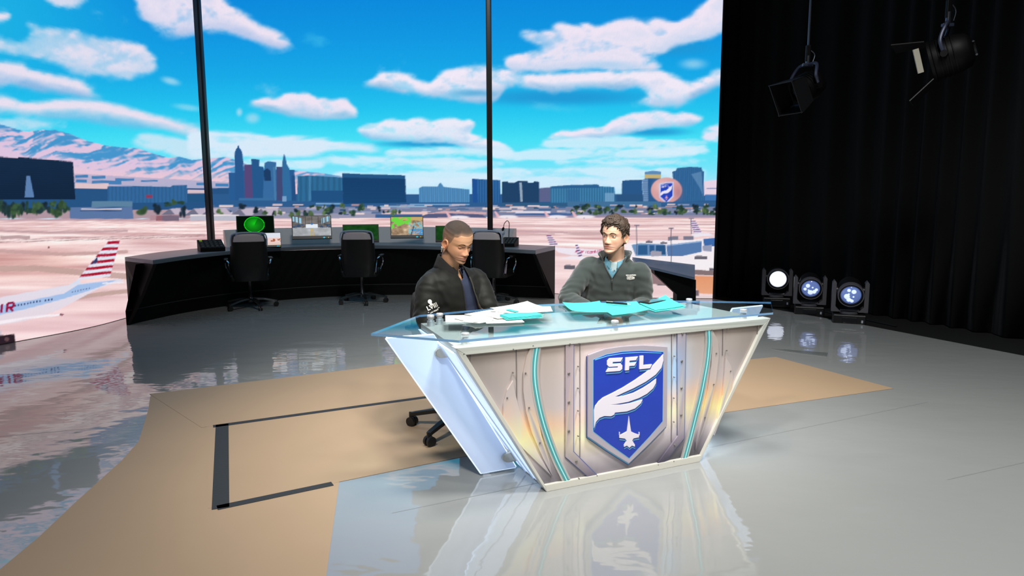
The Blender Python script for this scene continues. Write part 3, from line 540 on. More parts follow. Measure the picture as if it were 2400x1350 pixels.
mid = [tuple(np.array(a) * .55 + np.array(b) * .45) for a, b in zip(base, tf)]
reseat(MB().grid([[P3(q, 0) for q in base], [P3(q, .10) for q in base], [P3(q, .16) for q in base], [P3(q, .70) for q in mid]], smooth=False).build('front_panel', CON), con)
reseat(MB().grid([[P3(np.array(q) * .995, .165) for q in base], [P3(np.array(q) * .995, .172) for q in base]], smooth=False).build('kick_strip', mat('console edge strip', (60, 62, 62), .3)), con)
for k, g in ((0, 1), (-1, 2)):   # end panels with their sloping gussets
    b0, f0, t0 = np.array(base[k][:2]), np.array(tf[k][:2]), np.array(tb[k][:2])
    e = MB(); V = [P3(b0, 0), P3(f0 * .55 + b0 * .45, .35), P3(f0, .70), P3(t0, .70), P3(t0, 0)]; d = np.array([.04 if k == 0 else -.04, 0, 0])
    e.add(V + [tuple(np.array(p) + d) for p in V], [(0, 1, 2, 3, 4), (9, 8, 7, 6, 5)] + [(i, (i + 1) % 5, 5 + (i + 1) % 5, 5 + i) for i in range(5)])
    reseat(e.build('end_panel', CON), con)
# grey instrument upstand along the back of the worktop
up = [np.array(tb[i]) * .72 + np.array(tf[i]) * .28 for i in range(9, 36)]; ub = [np.array(tb[i]) * .97 + np.array(tf[i]) * .03 for i in range(9, 36)]
u_ = MB().grid([[P3(q, .75) for q in up], [P3(q * .35 + r * .65, .985) for q, r in zip(up, ub)], [P3(r, .985) for r in ub], [P3(r, .75) for r in ub]], smooth=False)
for k in (0, -1): u_.add([P3(up[k], .75), P3(up[k] * .35 + ub[k] * .65, .985), P3(ub[k], .985), P3(ub[k], .75)], [(0, 1, 2, 3)])
reseat(u_.build('instrument_upstand', CGREY), con)

def frame_at(px, py, y, yaw=None):
    """point seen at a pixel at a given depth, with axes right / toward the room / up"""
    p = at_y(px, py, y); a = math.atan2(p[0], p[1]) if yaw is None else yaw
    return p, np.array([math.cos(a), -math.sin(a), 0]), np.array([-math.sin(a), -math.cos(a), 0])
SBLK = mat('monitor black plastic', (8, 8, 9), .35); SCR = emission_attr('monitor picture')
def monitor(px0, py0, px1, py1, y, tilt, kind, label):
    """a flat screen on the upstand; its outline is measured at the top left and bottom right corner"""
    p, r, n = frame_at((px0 + px1) / 2, py1, y); wd_ = (px1 - px0) / F_PX * y * 1.02; ht = at_y((px0 + px1) / 2, py0, y)[2] - p[2]
    up_ = np.array([0, 0, 1.0]) * math.cos(tilt) - n * math.sin(tilt); nn = np.cross(r, up_); nn = nn if nn.dot(n) > 0 else -nn
    root = thing('monitor', p, label, 'monitor', 'monitors on the control console'); T = lambda a, b, t: tuple(p + r * a + up_ * b + nn * t)
    m_ = MB().prism([(-wd_ / 2, 0), (wd_ / 2, 0), (wd_ / 2, ht), (-wd_ / 2, ht)], T, -.03, .004); reseat(m_.build('bezel', SBLK, bevel=.003), root)
    reseat(MB().prism([(-.05, .05), (.05, .05), (.05, ht * .6), (-.05, ht * .6)], T, -.075, -.03).build('mount', SBLK), root)
    w2, b0, t0 = wd_ / 2 * .955, ht * .13, ht * .96; N, M = 90, 64
    gx, gy = np.meshgrid(np.linspace(0, 1, N), np.linspace(0, 1, M)); col = screen_picture(kind, gx, 1 - gy)
    rows = [[T(-w2 + 2 * w2 * i / (N - 1), b0 + (t0 - b0) * j / (M - 1), .0055) for i in range(N)] for j in range(M)]
    s_ = MB().grid(rows, smooth=False).build('display', SCR, fix=False); reseat(s_, root); colour_mesh(s_, srgb(col.reshape(-1, 3)))
    if kind != 'dim':
        for q, c in ((.80, (40, 190, 220)), (.91, (200, 190, 60))):
            reseat(MB().prism([(q * wd_ - wd_ / 2 - (.02 if q < .9 else .006), ht * .045), (q * wd_ - wd_ / 2, ht * .02), (q * wd_ - wd_ / 2 + (.02 if q < .9 else .006), ht * .045), (q * wd_ - wd_ / 2, ht * .085)], T, .0045, .006).build('indicator', mat('lamp %d' % c[0], c, emit=c, es=.8)), root)
    return root
def screen_picture(kind, x, y):
    c = np.zeros(x.shape + (3,)); n = fbm(x * 7, y * 7, 61, 5); n2 = fbm(x * 22, y * 22, 62, 3)
    if kind == 'radar':
        c[:] = (4, 16, 8); dx, dy = (x - .47) * 1.72, y - .5; d = np.hypot(dx, dy) / .47; a = np.arctan2(dx, -dy); sw = ((a - .45) % (2 * PI)) / (2 * PI)
        g = np.where(d < 1, 60 + 150 * np.clip(1 - d * .75, 0, 1) * (.45 + .55 * sw ** 1.5), 0); g = np.where(np.abs(d - 1) < .035, 200, g); c[..., 0] += g * .1; c[..., 1] += g; c[..., 2] += g * .12
    elif kind == 'runway':
        c[:] = (168, 172, 176); c[...] = np.where((y < .56)[..., None], (112, 108, 106), c); c += ((n - .5) * 60)[..., None]
        win = (np.abs(np.abs(x - .5) - .38) < .12) & (np.abs((y - .12) - (np.abs(x - .5) - .26) * -.6 - .12) < .14) & (np.sin(x * 70) > -.6); c[win] = (150, 200, 225)
        c[(np.abs(x - .5) < .16) & (np.abs(y - .50) < .09)] = (226, 234, 244); c[(np.abs(y - .5) < .1) & (np.abs(x - .5) > .2) & (n2 > .48)] = (60, 80, 110)
        c[(y > .62) & (np.abs(np.abs(x - .5) - .02 - (y - .6) * .05) < .012)] = (196, 170, 90); c[(np.abs(x - .5) < .03) & (np.abs(y - .38) < .04)] = (70, 130, 190); c[(y < .45) & (np.abs((x - .5) * 6 % 1) < .06)] = (60, 58, 58)
    elif kind == 'map':
        c[:] = (176, 150, 122); c += ((n - .5) * 150)[..., None] * np.array((1, 1, .9)); g = (n > .47) & (y < .5 - .5 * (x - .3)) & (x < .62); c[g] = (110, 214, 70); c[(y < .16) & ~g] = (196, 170, 110)
        b = (x > .55) & (y > .3) & (n2 > .52); c[b] = (130, 190, 200); c[(x > .62) & (y > .66) & (n2 > .45)] = (70, 150, 210); c[(np.abs(x - .68 + .2 * (y - .7)) < .012) & (y > .5)] = (60, 60, 70)
    elif kind == 'apron':
        c[:] = (236, 206, 200); c[(y < .4)] = (222, 226, 236); c[(np.abs(y - .6) < .12) & (n > .5)] = (170, 100, 76); c[(y > .8)] = (226, 200, 190)
    else: c[:] = (24, 66, 26); c += ((n - .5) * 30)[..., None]
    return np.clip(c, 0, 255)
monitor(559, 500, 641, 552, 9.75, .5, 'radar', 'tilted black monitor showing a round green radar sweep')
monitor(688, 503, 776, 560, 9.95, .3, 'runway', 'monitor showing a grey hangar interior with a runway line')
monitor(806, 525, 887, 568, 10.0, .25, 'dim', 'black monitor with a dim green screen behind the middle office chair')
monitor(917, 505, 992, 558, 9.95, .3, 'map', 'monitor showing a green and tan aerial map')
monitor(1022, 528, 1100, 567, 9.75, .25, 'dim', 'black monitor hidden mostly behind the head of the bomber-jacket man')
monitor(622, 542, 658, 579, 9.35, .45, 'apron', 'small white-lit screen at the shoulder of the first office chair')

KEY = mat('grey keys', (70, 78, 80), .4); KEYL = mat('lit keys', (120, 150, 60), .4, emit=(150, 190, 60), es=.3)
def panel_box(px, py, y, w_, d_, h_, yaw, label):
    p, r, n = frame_at(px, py, y, yaw); p[2] = .752; root = thing('switch_panel', p, label, 'control panel', 'switch panels on the console')
    T = lambda a, b, c: tuple(p + r * a + n * b + np.array([0, 0, c])); prof = [(-d_ / 2, 0), (d_ / 2, 0), (d_ / 2, h_ * .35), (-d_ / 2, h_)]
    reseat(MB().prism(prof, lambda a, b, t: T(t, a, b), -w_ / 2, w_ / 2).build('housing', CON, bevel=.004), root)
    for i in range(5):
        for j in range(4):
            a = -w_ / 2 + w_ * (i + .7) / 5.4; b = -d_ / 2 + d_ * (j + .6) / 4.2; z = h_ * (1 - .65 * (b + d_ / 2) / d_)
            reseat(MB().box(T(a, b, z + .004), (w_ * .1, d_ * .13, .02), Matrix.Rotation(-yaw, 3, 'Z')).build('key', KEYL if (i + j * 3) % 7 == 0 and j == 0 else KEY), root)
panel_box(495, 580, 8.95, .30, .30, .14, -.55, 'sloped black switch panel near the mullion on the console')
panel_box(1190, 574, 9.62, .26, .26, .12, .25, 'sloped black switch panel beside the gooseneck microphone')
p = at_y(1187, 556, 9.75); p[2] = .752; mk = thing('gooseneck_microphone', p, 'thin black gooseneck microphone curving over the switch panel', 'microphone'); x0, y0 = p[0] + .03, p[1] + .15
reseat(MB().lathe([(.05, 0), (.05, .015), (.02, .025), (.008, .03)], (x0, y0, .752)).build('mount', SBLK), mk)
reseat(MB().tube(curve([(x0, y0, .77), (x0 + .005, y0, .95), (x0 + .01, y0, 1.06), (x0 - .02, y0, 1.10), (x0 - .06, y0, 1.06), (x0 - .075, y0, 1.0)], 24), .005, 8).build('stem', SBLK), mk)
reseat(MB().lathe([(.0, -.03), (.016, -.022), (.02, 0), (.014, .022), (.004, .03)], (x0 - .08, y0, .98), (.35, 0, .94), 14).build('capsule', mat('foam black', (10, 10, 10), .95)), mk)

# dark uprights between the console and the ceiling truss
MUL = mat('dark bronze metal', (26, 25, 24), .45)
for (px, py, y, wd_, lab) in [(495, 560, 9.6, .085, 'broader dark window mullion rising from the console by the switch panel'), (1149, 545, 9.62, .075, 'thin dark window mullion rising behind the office chair beside the seated man')]:
    q = at_y(px, py, y); r_ = thing('window_mullion', (q[0], q[1], .752), lab, 'post', 'mullions before the video wall')
    reseat(MB().box((q[0], q[1], 3.05), (wd_, .07, 4.59)).build('post', MUL, bevel=.006), r_); reseat(MB().box((q[0], q[1] - .042, 3.05), (wd_ * .45, .016, 4.59)).build('cover_strip', mat('dark grey metal', (44, 44, 46), .3)), r_)

# small side console on the right
sd_ = thing('side_console', (2.3, 9.2, 0), 'small angular side console with blue-grey top and black leg', 'console')
T0 = [at_z(*q, .5) for q in ((1488, 617), (1540, 611), (1628, 623), (1628, 648))]
a0, a1, a2, a3 = [np.array([*at_y(*q, y)]) for q, y in (((1490, 619), 9.25), ((1512, 606), 9.5), ((1628, 622), 9.5), ((1628, 650), 9.0))]
zt = .46
for q in (a0, a1, a2, a3): q[2] = zt
a0[:2] = (1.68, 9.15); a1[:2] = (1.72, 9.5); a2[:2] = (2.53, 9.44); a3[:2] = (2.38, 8.74)
t_ = MB(); Q = [tuple(at_y(*q, y)) for q, y in (((1493, 618), 9.32), ((1482, 603), 9.62), ((1628, 620.5), 9.42), ((1628, 650), 8.95))]; t_.add(Q + [(q[0], q[1], q[2] - .03) for q in Q], [(0, 1, 2, 3), (7, 6, 5, 4)] + [(i, (i + 1) % 4, 4 + (i + 1) % 4, 4 + i) for i in range(4)])
reseat(t_.build('worktop', mat('side console blue-grey top', (104, 124, 150), .4), bevel=.004), sd_)
l_ = MB(); pr = [(*at_y(*q, 9.16)[[0, 2]],) for q in ((1536, 630), (1627, 652), (1627, 700), (1586, 700), (1586, 688), (1538, 642))]; pr[2] = (pr[2][0], 0); pr[3] = (pr[3][0], 0); l_.prism(pr, lambda a, b, t: (a, 9.16 - (a - 2.2) * .35 + t, b - .012), 0, .22); reseat(l_.build('leg_panel', CON), sd_)
# ------------------------------------------------------------------ presenter desk: s along its front, d behind the front, z up
BL = np.array([.17, 3.186, 0]); DU = np.array([.914, .405, 0]); DU /= np.linalg.norm(DU); DN = np.array([DU[1], -DU[0], 0]); SC = .455
def D(s, d, z): return tuple(BL + DU * s - DN * d + np.array([0, 0, z]))
def FP(px, py, d=0.0):
    q = at_plane(px, py, BL - DN * d, DN) - BL; return float(q.dot(DU)), float(q[2])
desk = thing('presenter_desk', D(SC, .3, 0), 'flared presenter desk with a blue winged shield on its metallic front and a glass top', 'desk')
FRAME = mat('ivory satin metal', (226, 224, 214), .3, metal=.25); DECK = mat('desk grey laminate', (196, 196, 188), .4); BACKP = mat('desk back grey', (150, 152, 152), .5)
GLOW = mat('lit acrylic', (225, 236, 248), .35, emit=(196, 218, 248), es=.85); FROST = mat('frosted acrylic', (206, 220, 242), .42, emit=(180, 204, 244), es=.20); FEDGE = mat('acrylic edge', (240, 248, 255), .2, emit=(210, 232, 255), es=.8)
CHROME = mat('chrome', (226, 228, 230), .28, metal=.55); NICK = mat('brushed nickel', (196, 190, 176), .3, metal=.8)
pr = lambda poly, t0, t1: MB().prism(poly, lambda a, b, t: D(a, t, b), t0, t1)
TOPZ, WT, WB = .757, .925, .465                      # rail height, half widths at top and foot
hw = lambda z: WB + (WT - WB) * z / TOPZ
O = [(SC - WT, TOPZ), (SC + WT, TOPZ), (SC + WB, 0), (SC - WB, 0)]; I = [(SC - hw(.722) + .03, .722), (SC + hw(.722) - .03, .722), (SC + hw(.036) - .014, .036), (SC - hw(.036) + .014, .036)]
for i in range(4): reseat(pr([O[i], O[(i + 1) % 4], I[(i + 1) % 4], I[i]], -.012, .05).build('frame_rail', FRAME, bevel=.003), desk)
reseat(MB().prism([(SC - WT + .02, .015), (SC + WT - .02, .015), (SC + WT - .045, .68), (SC - WT + .045, .68)], lambda a, b, t: D(a, b, t), .722, .752).build('deck', DECK, bevel=.002), desk)
for sg in (-1, 1):
    m_ = MB(); V = [D(SC + sg * WT * .99, .05, .72), D(SC + sg * (WT - .03), .68, .72), D(SC + sg * (WB - .005), .345, .012), D(SC + sg * WB * .99, .05, .012)]
    V2 = [tuple(np.array(q) - DU * sg * .014) for q in V]; m_.add(V + V2, [(0, 1, 2, 3), (7, 6, 5, 4)] + [(i, (i + 1) % 4, 4 + (i + 1) % 4, 4 + i) for i in range(4)])
    reseat(m_.build('side_panel', GLOW), desk)
    for t in (.3, .62):                                # slim ribs down the lit side
        a = [np.array(V[0]) * (1 - t) + np.array(V[1]) * t, np.array(V[3]) * (1 - t) + np.array(V[2]) * t]
        reseat(MB().tube([tuple(q + DU * sg * .004) for q in a], .005, 6).build('side_rib', FROST), desk)
    q = [(-.706, .765), (-.474, .762), (-.036, .017), (-.232, .017)]; q = q if sg < 0 else [(2 * SC - a, b) for a, b in q]
    wg = pr(q, .294, .308).build('frosted_wing', FROST); reseat(wg, desk)
    for i in range(4):
        a, b = q[i], q[(i + 1) % 4]; MB().tube([D(a[0], .301, a[1]), D(b[0], .301, b[1])], .0062, 8).build('polished_edge', FEDGE, wg)
    for ca, cz in ((-.438, .675), (-.085, .085)):
        ca = ca if sg < 0 else 2 * SC - ca; c_ = MB(); pts = [(ca - sg * -.05, cz - .024), (ca - sg * -.05, cz + .024)]
        out = [(ca + sg * (.035 * math.cos(t) ), cz + .026 * math.sin(t)) for t in np.linspace(-PI / 2, PI / 2, 9)] + [(ca - sg * .05, cz + .026), (ca - sg * .05, cz - .026)]
        reseat(pr(out, .272, .293).build('clamp', NICK, bevel=.004), desk); reseat(pr(out, .309, .33).build('clamp', NICK, bevel=.004), desk)
m_ = MB(); V = [D(SC - WB + .02, .34, .02), D(SC + WB - .02, .34, .02), D(SC + WT - .06, .66, .715), D(SC - WT + .06, .66, .715)]; m_.add(V + [tuple(np.array(q) + DN * .015) for q in V], [(0, 1, 2, 3), (7, 6, 5, 4)] + [(i, (i + 1) % 4, 4 + (i + 1) % 4, 4 + i) for i in range(4)]); reseat(m_.build('back_panel', BACKP), desk)
# printed metal front
def print_mat():
    m = bpy.data.materials.new('iridescent metal print'); m.use_nodes = True; nt = m.node_tree; b = nt.nodes['Principled BSDF']; b.inputs['Roughness'].default_value = .32; b.inputs['Metallic'].default_value = .15; b.inputs['Coat Weight'].default_value = .15
    a = nt.nodes.new('ShaderNodeAttribute'); a.attribute_name = 'print'; nt.links.new(a.outputs['Color'], b.inputs['Base Color']); return m
PRINT = print_mat()
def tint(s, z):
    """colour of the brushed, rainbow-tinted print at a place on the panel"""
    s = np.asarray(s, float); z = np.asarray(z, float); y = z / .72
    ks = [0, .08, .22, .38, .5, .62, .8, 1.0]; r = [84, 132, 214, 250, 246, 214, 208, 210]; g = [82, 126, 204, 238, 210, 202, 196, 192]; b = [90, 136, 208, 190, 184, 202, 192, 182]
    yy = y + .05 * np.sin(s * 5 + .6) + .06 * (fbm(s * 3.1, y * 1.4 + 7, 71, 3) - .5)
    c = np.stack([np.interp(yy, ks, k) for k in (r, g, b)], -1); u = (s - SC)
    w = (.5 + .5 * np.cos(u * 9.5))[..., None]; c = c * (.90 + .12 * w) * (1 - .20 * sstep(.30, .95, np.abs(u)) * sstep(.25, .8, y))[..., None]; c = c + (sstep(.50, .22, np.abs(u)) * sstep(.12, .4, y))[..., None] * np.array([44, 42, 46]); c = c + (np.exp(-((u - .28) / .1) ** 2) * np.exp(-((y - .72) / .2) ** 2))[..., None] * np.array([-44, 2, 34]) + (np.exp(-((np.abs(u) - .55) / .12) ** 2) * np.exp(-((y - .45) / .12) ** 2))[..., None] * np.array([10, 2, -16])  # middle brightened in the print colour to offset dim light on the panel
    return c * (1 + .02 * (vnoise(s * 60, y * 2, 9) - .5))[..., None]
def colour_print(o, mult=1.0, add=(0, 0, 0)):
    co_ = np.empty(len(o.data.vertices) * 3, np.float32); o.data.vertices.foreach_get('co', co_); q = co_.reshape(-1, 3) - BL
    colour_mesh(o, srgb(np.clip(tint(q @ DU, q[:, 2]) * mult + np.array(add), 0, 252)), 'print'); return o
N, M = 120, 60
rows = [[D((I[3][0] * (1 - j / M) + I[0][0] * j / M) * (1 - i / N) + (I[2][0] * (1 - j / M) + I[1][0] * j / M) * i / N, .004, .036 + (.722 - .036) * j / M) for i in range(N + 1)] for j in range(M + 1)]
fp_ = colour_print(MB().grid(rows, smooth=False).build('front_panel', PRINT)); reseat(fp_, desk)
def fine(poly, n=3):
    """cut long edges so that the print's colours follow"""
    out = []
    for a, b in zip(poly, poly[1:] + poly[:1]):
        k = max(1, int(math.dist(a, b) / .03)); out += [(a[0] + (b[0] - a[0]) * i / k, a[1] + (b[1] - a[1]) * i / k) for i in range(k)]
    return out
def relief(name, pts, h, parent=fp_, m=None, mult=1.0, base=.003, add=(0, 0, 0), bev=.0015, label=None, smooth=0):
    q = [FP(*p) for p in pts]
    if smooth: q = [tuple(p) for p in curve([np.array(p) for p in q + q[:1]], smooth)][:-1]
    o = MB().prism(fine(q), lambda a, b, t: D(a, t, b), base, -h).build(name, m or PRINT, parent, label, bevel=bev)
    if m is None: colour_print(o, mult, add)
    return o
A4 = lambda L: [(1280 + x / 3.2148, 740 + y / 3.2148) for x, y in L]       # two enlargements of the photograph used for measuring
A3 = lambda L: [(860 + x / 2.7, 680 + y / 2.7) for x, y in L]
# bolted straps, seams, blades
STRAPE = mat('strap edge blue', (96, 106, 150), .4); relief('strap_edge', A4([(142, 198), (209, 192), (207, 1020), (384, 1196), (318, 1222), (142, 1070)]), .004, m=STRAPE); relief('strap_edge', A4([(985, 127), (1052, 119), (1041, 926), (888, 1108), (830, 1118), (988, 906)]), .004, m=STRAPE)
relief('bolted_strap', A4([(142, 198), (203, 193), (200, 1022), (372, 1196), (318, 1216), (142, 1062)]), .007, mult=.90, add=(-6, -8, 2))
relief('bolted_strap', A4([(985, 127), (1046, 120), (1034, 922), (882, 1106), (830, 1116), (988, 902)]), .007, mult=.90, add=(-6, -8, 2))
GROOVE = mat('seam shadow line', (120, 112, 112), .6)
for L in (A4([(254, 188), (257, 188), (257, 1068), (254, 1064)]), A4([(945, 130), (948, 130), (946, 950), (943, 952)]), A3([(944, 360), (948, 360), (951, 720), (948, 720)]), A3([(655, 378), (658, 378), (655, 470), (652, 466)]), A4([(1331, 96), (1334, 96), (1331, 300), (1328, 300)]), A4([(1594, 70), (1597, 70), (1592, 165), (1589, 168)])): relief('seam', L, .0005, m=GROOVE, bev=0, base=.002)
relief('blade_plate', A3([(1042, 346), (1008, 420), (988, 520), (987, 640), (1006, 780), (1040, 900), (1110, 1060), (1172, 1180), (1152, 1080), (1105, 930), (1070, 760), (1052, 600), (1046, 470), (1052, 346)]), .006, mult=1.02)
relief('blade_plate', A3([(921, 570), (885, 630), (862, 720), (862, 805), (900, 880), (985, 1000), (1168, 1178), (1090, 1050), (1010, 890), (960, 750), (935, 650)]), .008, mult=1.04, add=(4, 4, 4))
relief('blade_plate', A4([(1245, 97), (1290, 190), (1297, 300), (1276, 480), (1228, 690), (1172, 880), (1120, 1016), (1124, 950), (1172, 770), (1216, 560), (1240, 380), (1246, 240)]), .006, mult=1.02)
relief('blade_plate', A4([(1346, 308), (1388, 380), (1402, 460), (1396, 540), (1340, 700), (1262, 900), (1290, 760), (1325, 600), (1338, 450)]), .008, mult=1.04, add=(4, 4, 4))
TEAL = mat('teal light strip', (72, 160, 166), .2, coat=.5); TEALC = mat('teal strip core', (170, 226, 226), .15, emit=(120, 220, 220), es=.15); STL = mat('strip edge metal', (206, 204, 200), .25, metal=.4)
def strip(pts):
    pts = curve([(*FP(*p), 0) for p in pts], 28); pts = [(a, b) for a, b, _ in pts]
    def band(w0, w1, h, m, name, par):
        m_ = MB(); L = []; R = []
        for i, (a, b) in enumerate(pts):
            ta = np.array(pts[min(i + 1, 28)]) - np.array(pts[max(i - 1, 0)]); ta /= np.linalg.norm(ta); nn = np.array([-ta[1], ta[0]]); L.append(np.array((a, b)) + nn * w0); R.append(np.array((a, b)) + nn * w1)
        m_.grid([[D(*np.array((q[0], -h if k not in (0, 3) else .003, q[1]))) for q in (L if k < 2 else R)] for k in range(4)], smooth=False); return m_.build(name, m, par)
    band(-.022, .022, .007, STL, 'strip_bed', fp_); band(-.012, .012, .0085, TEAL, 'light_strip', fp_); band(-.003, .003, .0095, TEALC, 'strip_core', fp_)
strip(A3([(1074, 346), (1059, 450), (1058, 560), (1075, 680), (1102, 800), (1142, 930), (1196, 1070), (1262, 1204)]))
strip(A4([(1219, 102), (1221, 200), (1210, 330), (1190, 450), (1160, 600), (1120, 760), (1080, 920), (1036, 1084)]))
SCREW = mat('screw metal', (150, 146, 142), .3, metal=.7)
def screw(p, r):
    a, b = FP(*p); o = MB().lathe([(r, 0), (r, .006), (r * .8, .009), (r * .3, .0095), (0.0, .0085)], D(a, -.0035, b), DN, 14).build('screw', SCREW, fp_)
for p in A4([(171, 213), (165, 432), (165, 648), (165, 865), (222, 1092), (1020, 135), (1015, 340), (1012, 543), (1010, 744), (963, 970)]): screw(p, .0065)
for p in A4([(240, 207), (235, 380), (234, 544), (234, 713), (235, 903), (967, 143), (960, 303), (958, 460), (955, 618), (955, 797), (1275, 280), (1255, 513), (1190, 762), (1381, 413), (1360, 103), (1353, 260), (1238, 104), (240, 1222), (375, 1200), (835, 1118), (952, 1092)]): screw(p, .0038)
for p in A3([(920, 372), (920, 520), (1000, 522), (883, 678), (1022, 740), (1090, 962), (608, 402), (1045, 350)]): screw(p, .0042)
# shield
SILV = mat('shield silver', (196, 188, 200), .28, metal=.35); BLUE = mat('shield blue', (34, 62, 176), .35, var=.12, vscale=9); CYAN = mat('shield cyan line', (110, 190, 232), .3); NAVY = mat('shield dark edge', (40, 66, 140), .4); WHITE = mat('emblem white', (236, 230, 242), .3, metal=.1)
OUT = A4([(303, 290), (430, 244), (560, 224), (720, 216), (900, 228), (897, 822), (760, 962), (610, 1106), (450, 1006), (303, 905)])
INN = A4([(342, 326), (440, 287), (560, 266), (700, 258), (866, 268), (860, 786), (760, 902), (610, 1062), (470, 962), (342, 862)])
grow = lambda L, k, dx=0, dy=0: [(1468 + (x - 1468) * k + dx, 938 + (y - 938) * k + dy) for x, y in L]
sh = relief('shield', grow(OUT, 1.0, 0, 5), .010, m=NAVY); relief('shield_line', grow(OUT, .997, 0, 3.4), .012, sh, CYAN, base=-.006)
relief('shield_rim', OUT, .018, sh, SILV, base=-.006, bev=.004); relief('inner_line', grow(INN, 1.012, 0, .5), .0186, sh, CYAN, base=-.016, bev=0); relief('blue_field', INN, .0194, sh, BLUE, base=-.016, bev=0)
relief('inner_line', A4([(356, 322), (445, 294), (560, 275), (700, 267), (850, 274), (850, 278), (700, 272), (560, 280), (445, 300), (352, 330)]), .0202, sh, CYAN, base=-.018, bev=0)
def emblem(name, pts, h=.025, off=(0, 0)):
    relief(name + '_shadow', A4([(x + 3 + off[0], y + 16 + off[1]) for x, y in pts]), h - .0022, sh, CYAN, base=-.018, bev=0)
    relief(name + '_edge', A4([(x + 2, y + 9) for x, y in pts]), h - .0012, sh, NAVY, base=-.018, bev=0)
    relief(name, A4(pts), h, sh, WHITE, base=-.018, bev=.0012)
emblem('letter_s', [(458, 314), (558, 308), (542, 338), (482, 341), (482, 355), (540, 351), (555, 366), (553, 394), (536, 408), (432, 416), (449, 386), (520, 382), (521, 374), (455, 378), (440, 364), (441, 334)])
emblem('letter_f', [(578, 308), (672, 300), (656, 328), (608, 332), (608, 347), (660, 343), (645, 369), (606, 372), (604, 402), (574, 405)])
emblem('letter_l', [(684, 296), (713, 293), (711, 364), (777, 358), (762, 388), (682, 396)])
emblem('wing_feather', [(343, 704), (352, 670), (378, 636), (410, 608), (480, 574), (560, 532), (650, 476), (730, 420), (800, 352), (862, 284), (864, 330), (848, 386), (806, 436), (730, 490), (640, 538), (560, 574), (500, 602), (560, 596), (640, 572), (710, 536), (766, 500), (810, 466), (808, 500), (786, 540), (740, 580), (680, 612), (600, 640), (520, 655), (468, 662), (540, 660), (620, 648), (708, 622), (694, 652), (650, 690), (590, 712), (500, 721), (494, 736), (470, 748), (420, 746), (384, 760), (358, 790), (344, 838)], h=.0235)
emblem('jet', [(605, 744), (612, 800), (622, 862), (650, 876), (681, 886), (681, 906), (640, 914), (630, 930), (650, 960), (650, 976), (628, 968), (608, 984), (590, 968), (568, 978), (568, 962), (588, 932), (576, 916), (533, 910), (533, 892), (560, 878), (590, 862), (598, 800)], h=.0235)
for x in (533, 681): relief('wing_tip', A4([(x - 2, 866), (x + 2, 866), (x + 2, 890), (x - 2, 890)]), .026, sh, WHITE, base=-.018, bev=0)
# glass top on chrome stand-offs
GO = [(-.783, .267), (-.465, -.052), (.455, -.046), (1.33, -.075), (1.60, .216), (1.37, .36), (1.137, .493), (.927, .592), (.675, .668), (.312, .712), (-.155, .690), (-.437, .660)]
gt = MB().prism(GO, lambda a, b, t: D(a, b, t), .790, .802).build('glass_top', glass('clear blue glass', (.90, .96, .985), 2.1)); reseat(gt, desk)
GE = mat('glass edge blue', (120, 160, 200), .08, coat=.5, ior=1.5, emit=(60, 120, 200), es=.02); m_ = MB(); n_ = len(GO); cx_, cy_ = .45, .3
for i in range(n_):
    a, b = np.array(GO[i]), np.array(GO[(i + 1) % n_]); k = 1.0008
    m_.add([D(*((q - (cx_, cy_)) * k + (cx_, cy_)), z) for q, z in ((a, .7905), (b, .7905), (b, .8015), (a, .8015))], [(0, 1, 2, 3)])
m_.build('polished_edge', GE, gt)
for a, b in ((-.40, .045), (-.40, .578), (.391, .03), (1.22, .03), (1.205, .477), (-.34, .61)):
    reseat(MB().lathe([(.0, 0), (.020, 0), (.020, .028), (.014, .030), (.014, .0375), (.0, .0375)], D(a, b, .7525), n=20).build('standoff', CHROME), desk)
    reseat(MB().lathe([(.019, 0), (.019, .008), (.016, .0105), (0, .0105)], D(a, b, .8022), n=20).build('standoff_cap', CHROME), desk)
lamp('desk_led', 'POINT', D(SC + WB + .10, .2, .10), (0, 0, 0), 2.2, (.86, .94, 1), .05)

# ------------------------------------------------------------------ papers, pen and phone on the glass
GT = .8025
PAPER = mat('white paper', (232, 233, 228), .7); CARD = mat('turquoise card', (66, 198, 190), .6)
def sheet(name, c4, z, bends, m, label, group, th=.0012):
    """c4: corners in desk coordinates; bends: lift of the four corners and of the middle"""
    n = 9; rows = []; c = [np.array(q, float) for q in c4]; rb = []
    for j in range(n):
        r_ = []; r2 = []
        for i in range(n):
            u, v = i / (n - 1), j / (n - 1); q = c[0] * (1 - u) * (1 - v) + c[1] * u * (1 - v) + c[2] * u * v + c[3] * (1 - u) * v
            h = bends[0] * ((1 - u) * (1 - v)) ** 2 + bends[1] * (u * (1 - v)) ** 2 + bends[2] * (u * v) ** 2 + bends[3] * ((1 - u) * v) ** 2 + bends[4] * 16 * u * (1 - u) * v * (1 - v)
            r_.append(D(q[0], q[1], z + h + th)); r2.append(D(q[0], q[1], z + h))
        rows.append(r_); rb.append(r2)
    m_ = MB(); m_.grid(rows); m_.grid(rb[::-1])
    e0 = [rows[0], rows[-1], [r[0] for r in rows], [r[-1] for r in rows]]; e1 = [rb[0], rb[-1], [r[0] for r in rb], [r[-1] for r in rb]]
    for a, b in zip(e0, e1): m_.grid([a, b], False)
    return tag(m_.build(name, m), label, 'paper', group)
WG = 'white script pages on the glass desk'; TG = 'turquoise cue cards on the glass desk'
def rect4(s, d, w, h, deg):
    a = math.radians(deg); c, q = math.cos(a), math.sin(a); return [(s + x * c - y * q, d + x * q + y * c) for x, y in ((-w / 2, -h / 2), (w / 2, -h / 2), (w / 2, h / 2), (-w / 2, h / 2))]
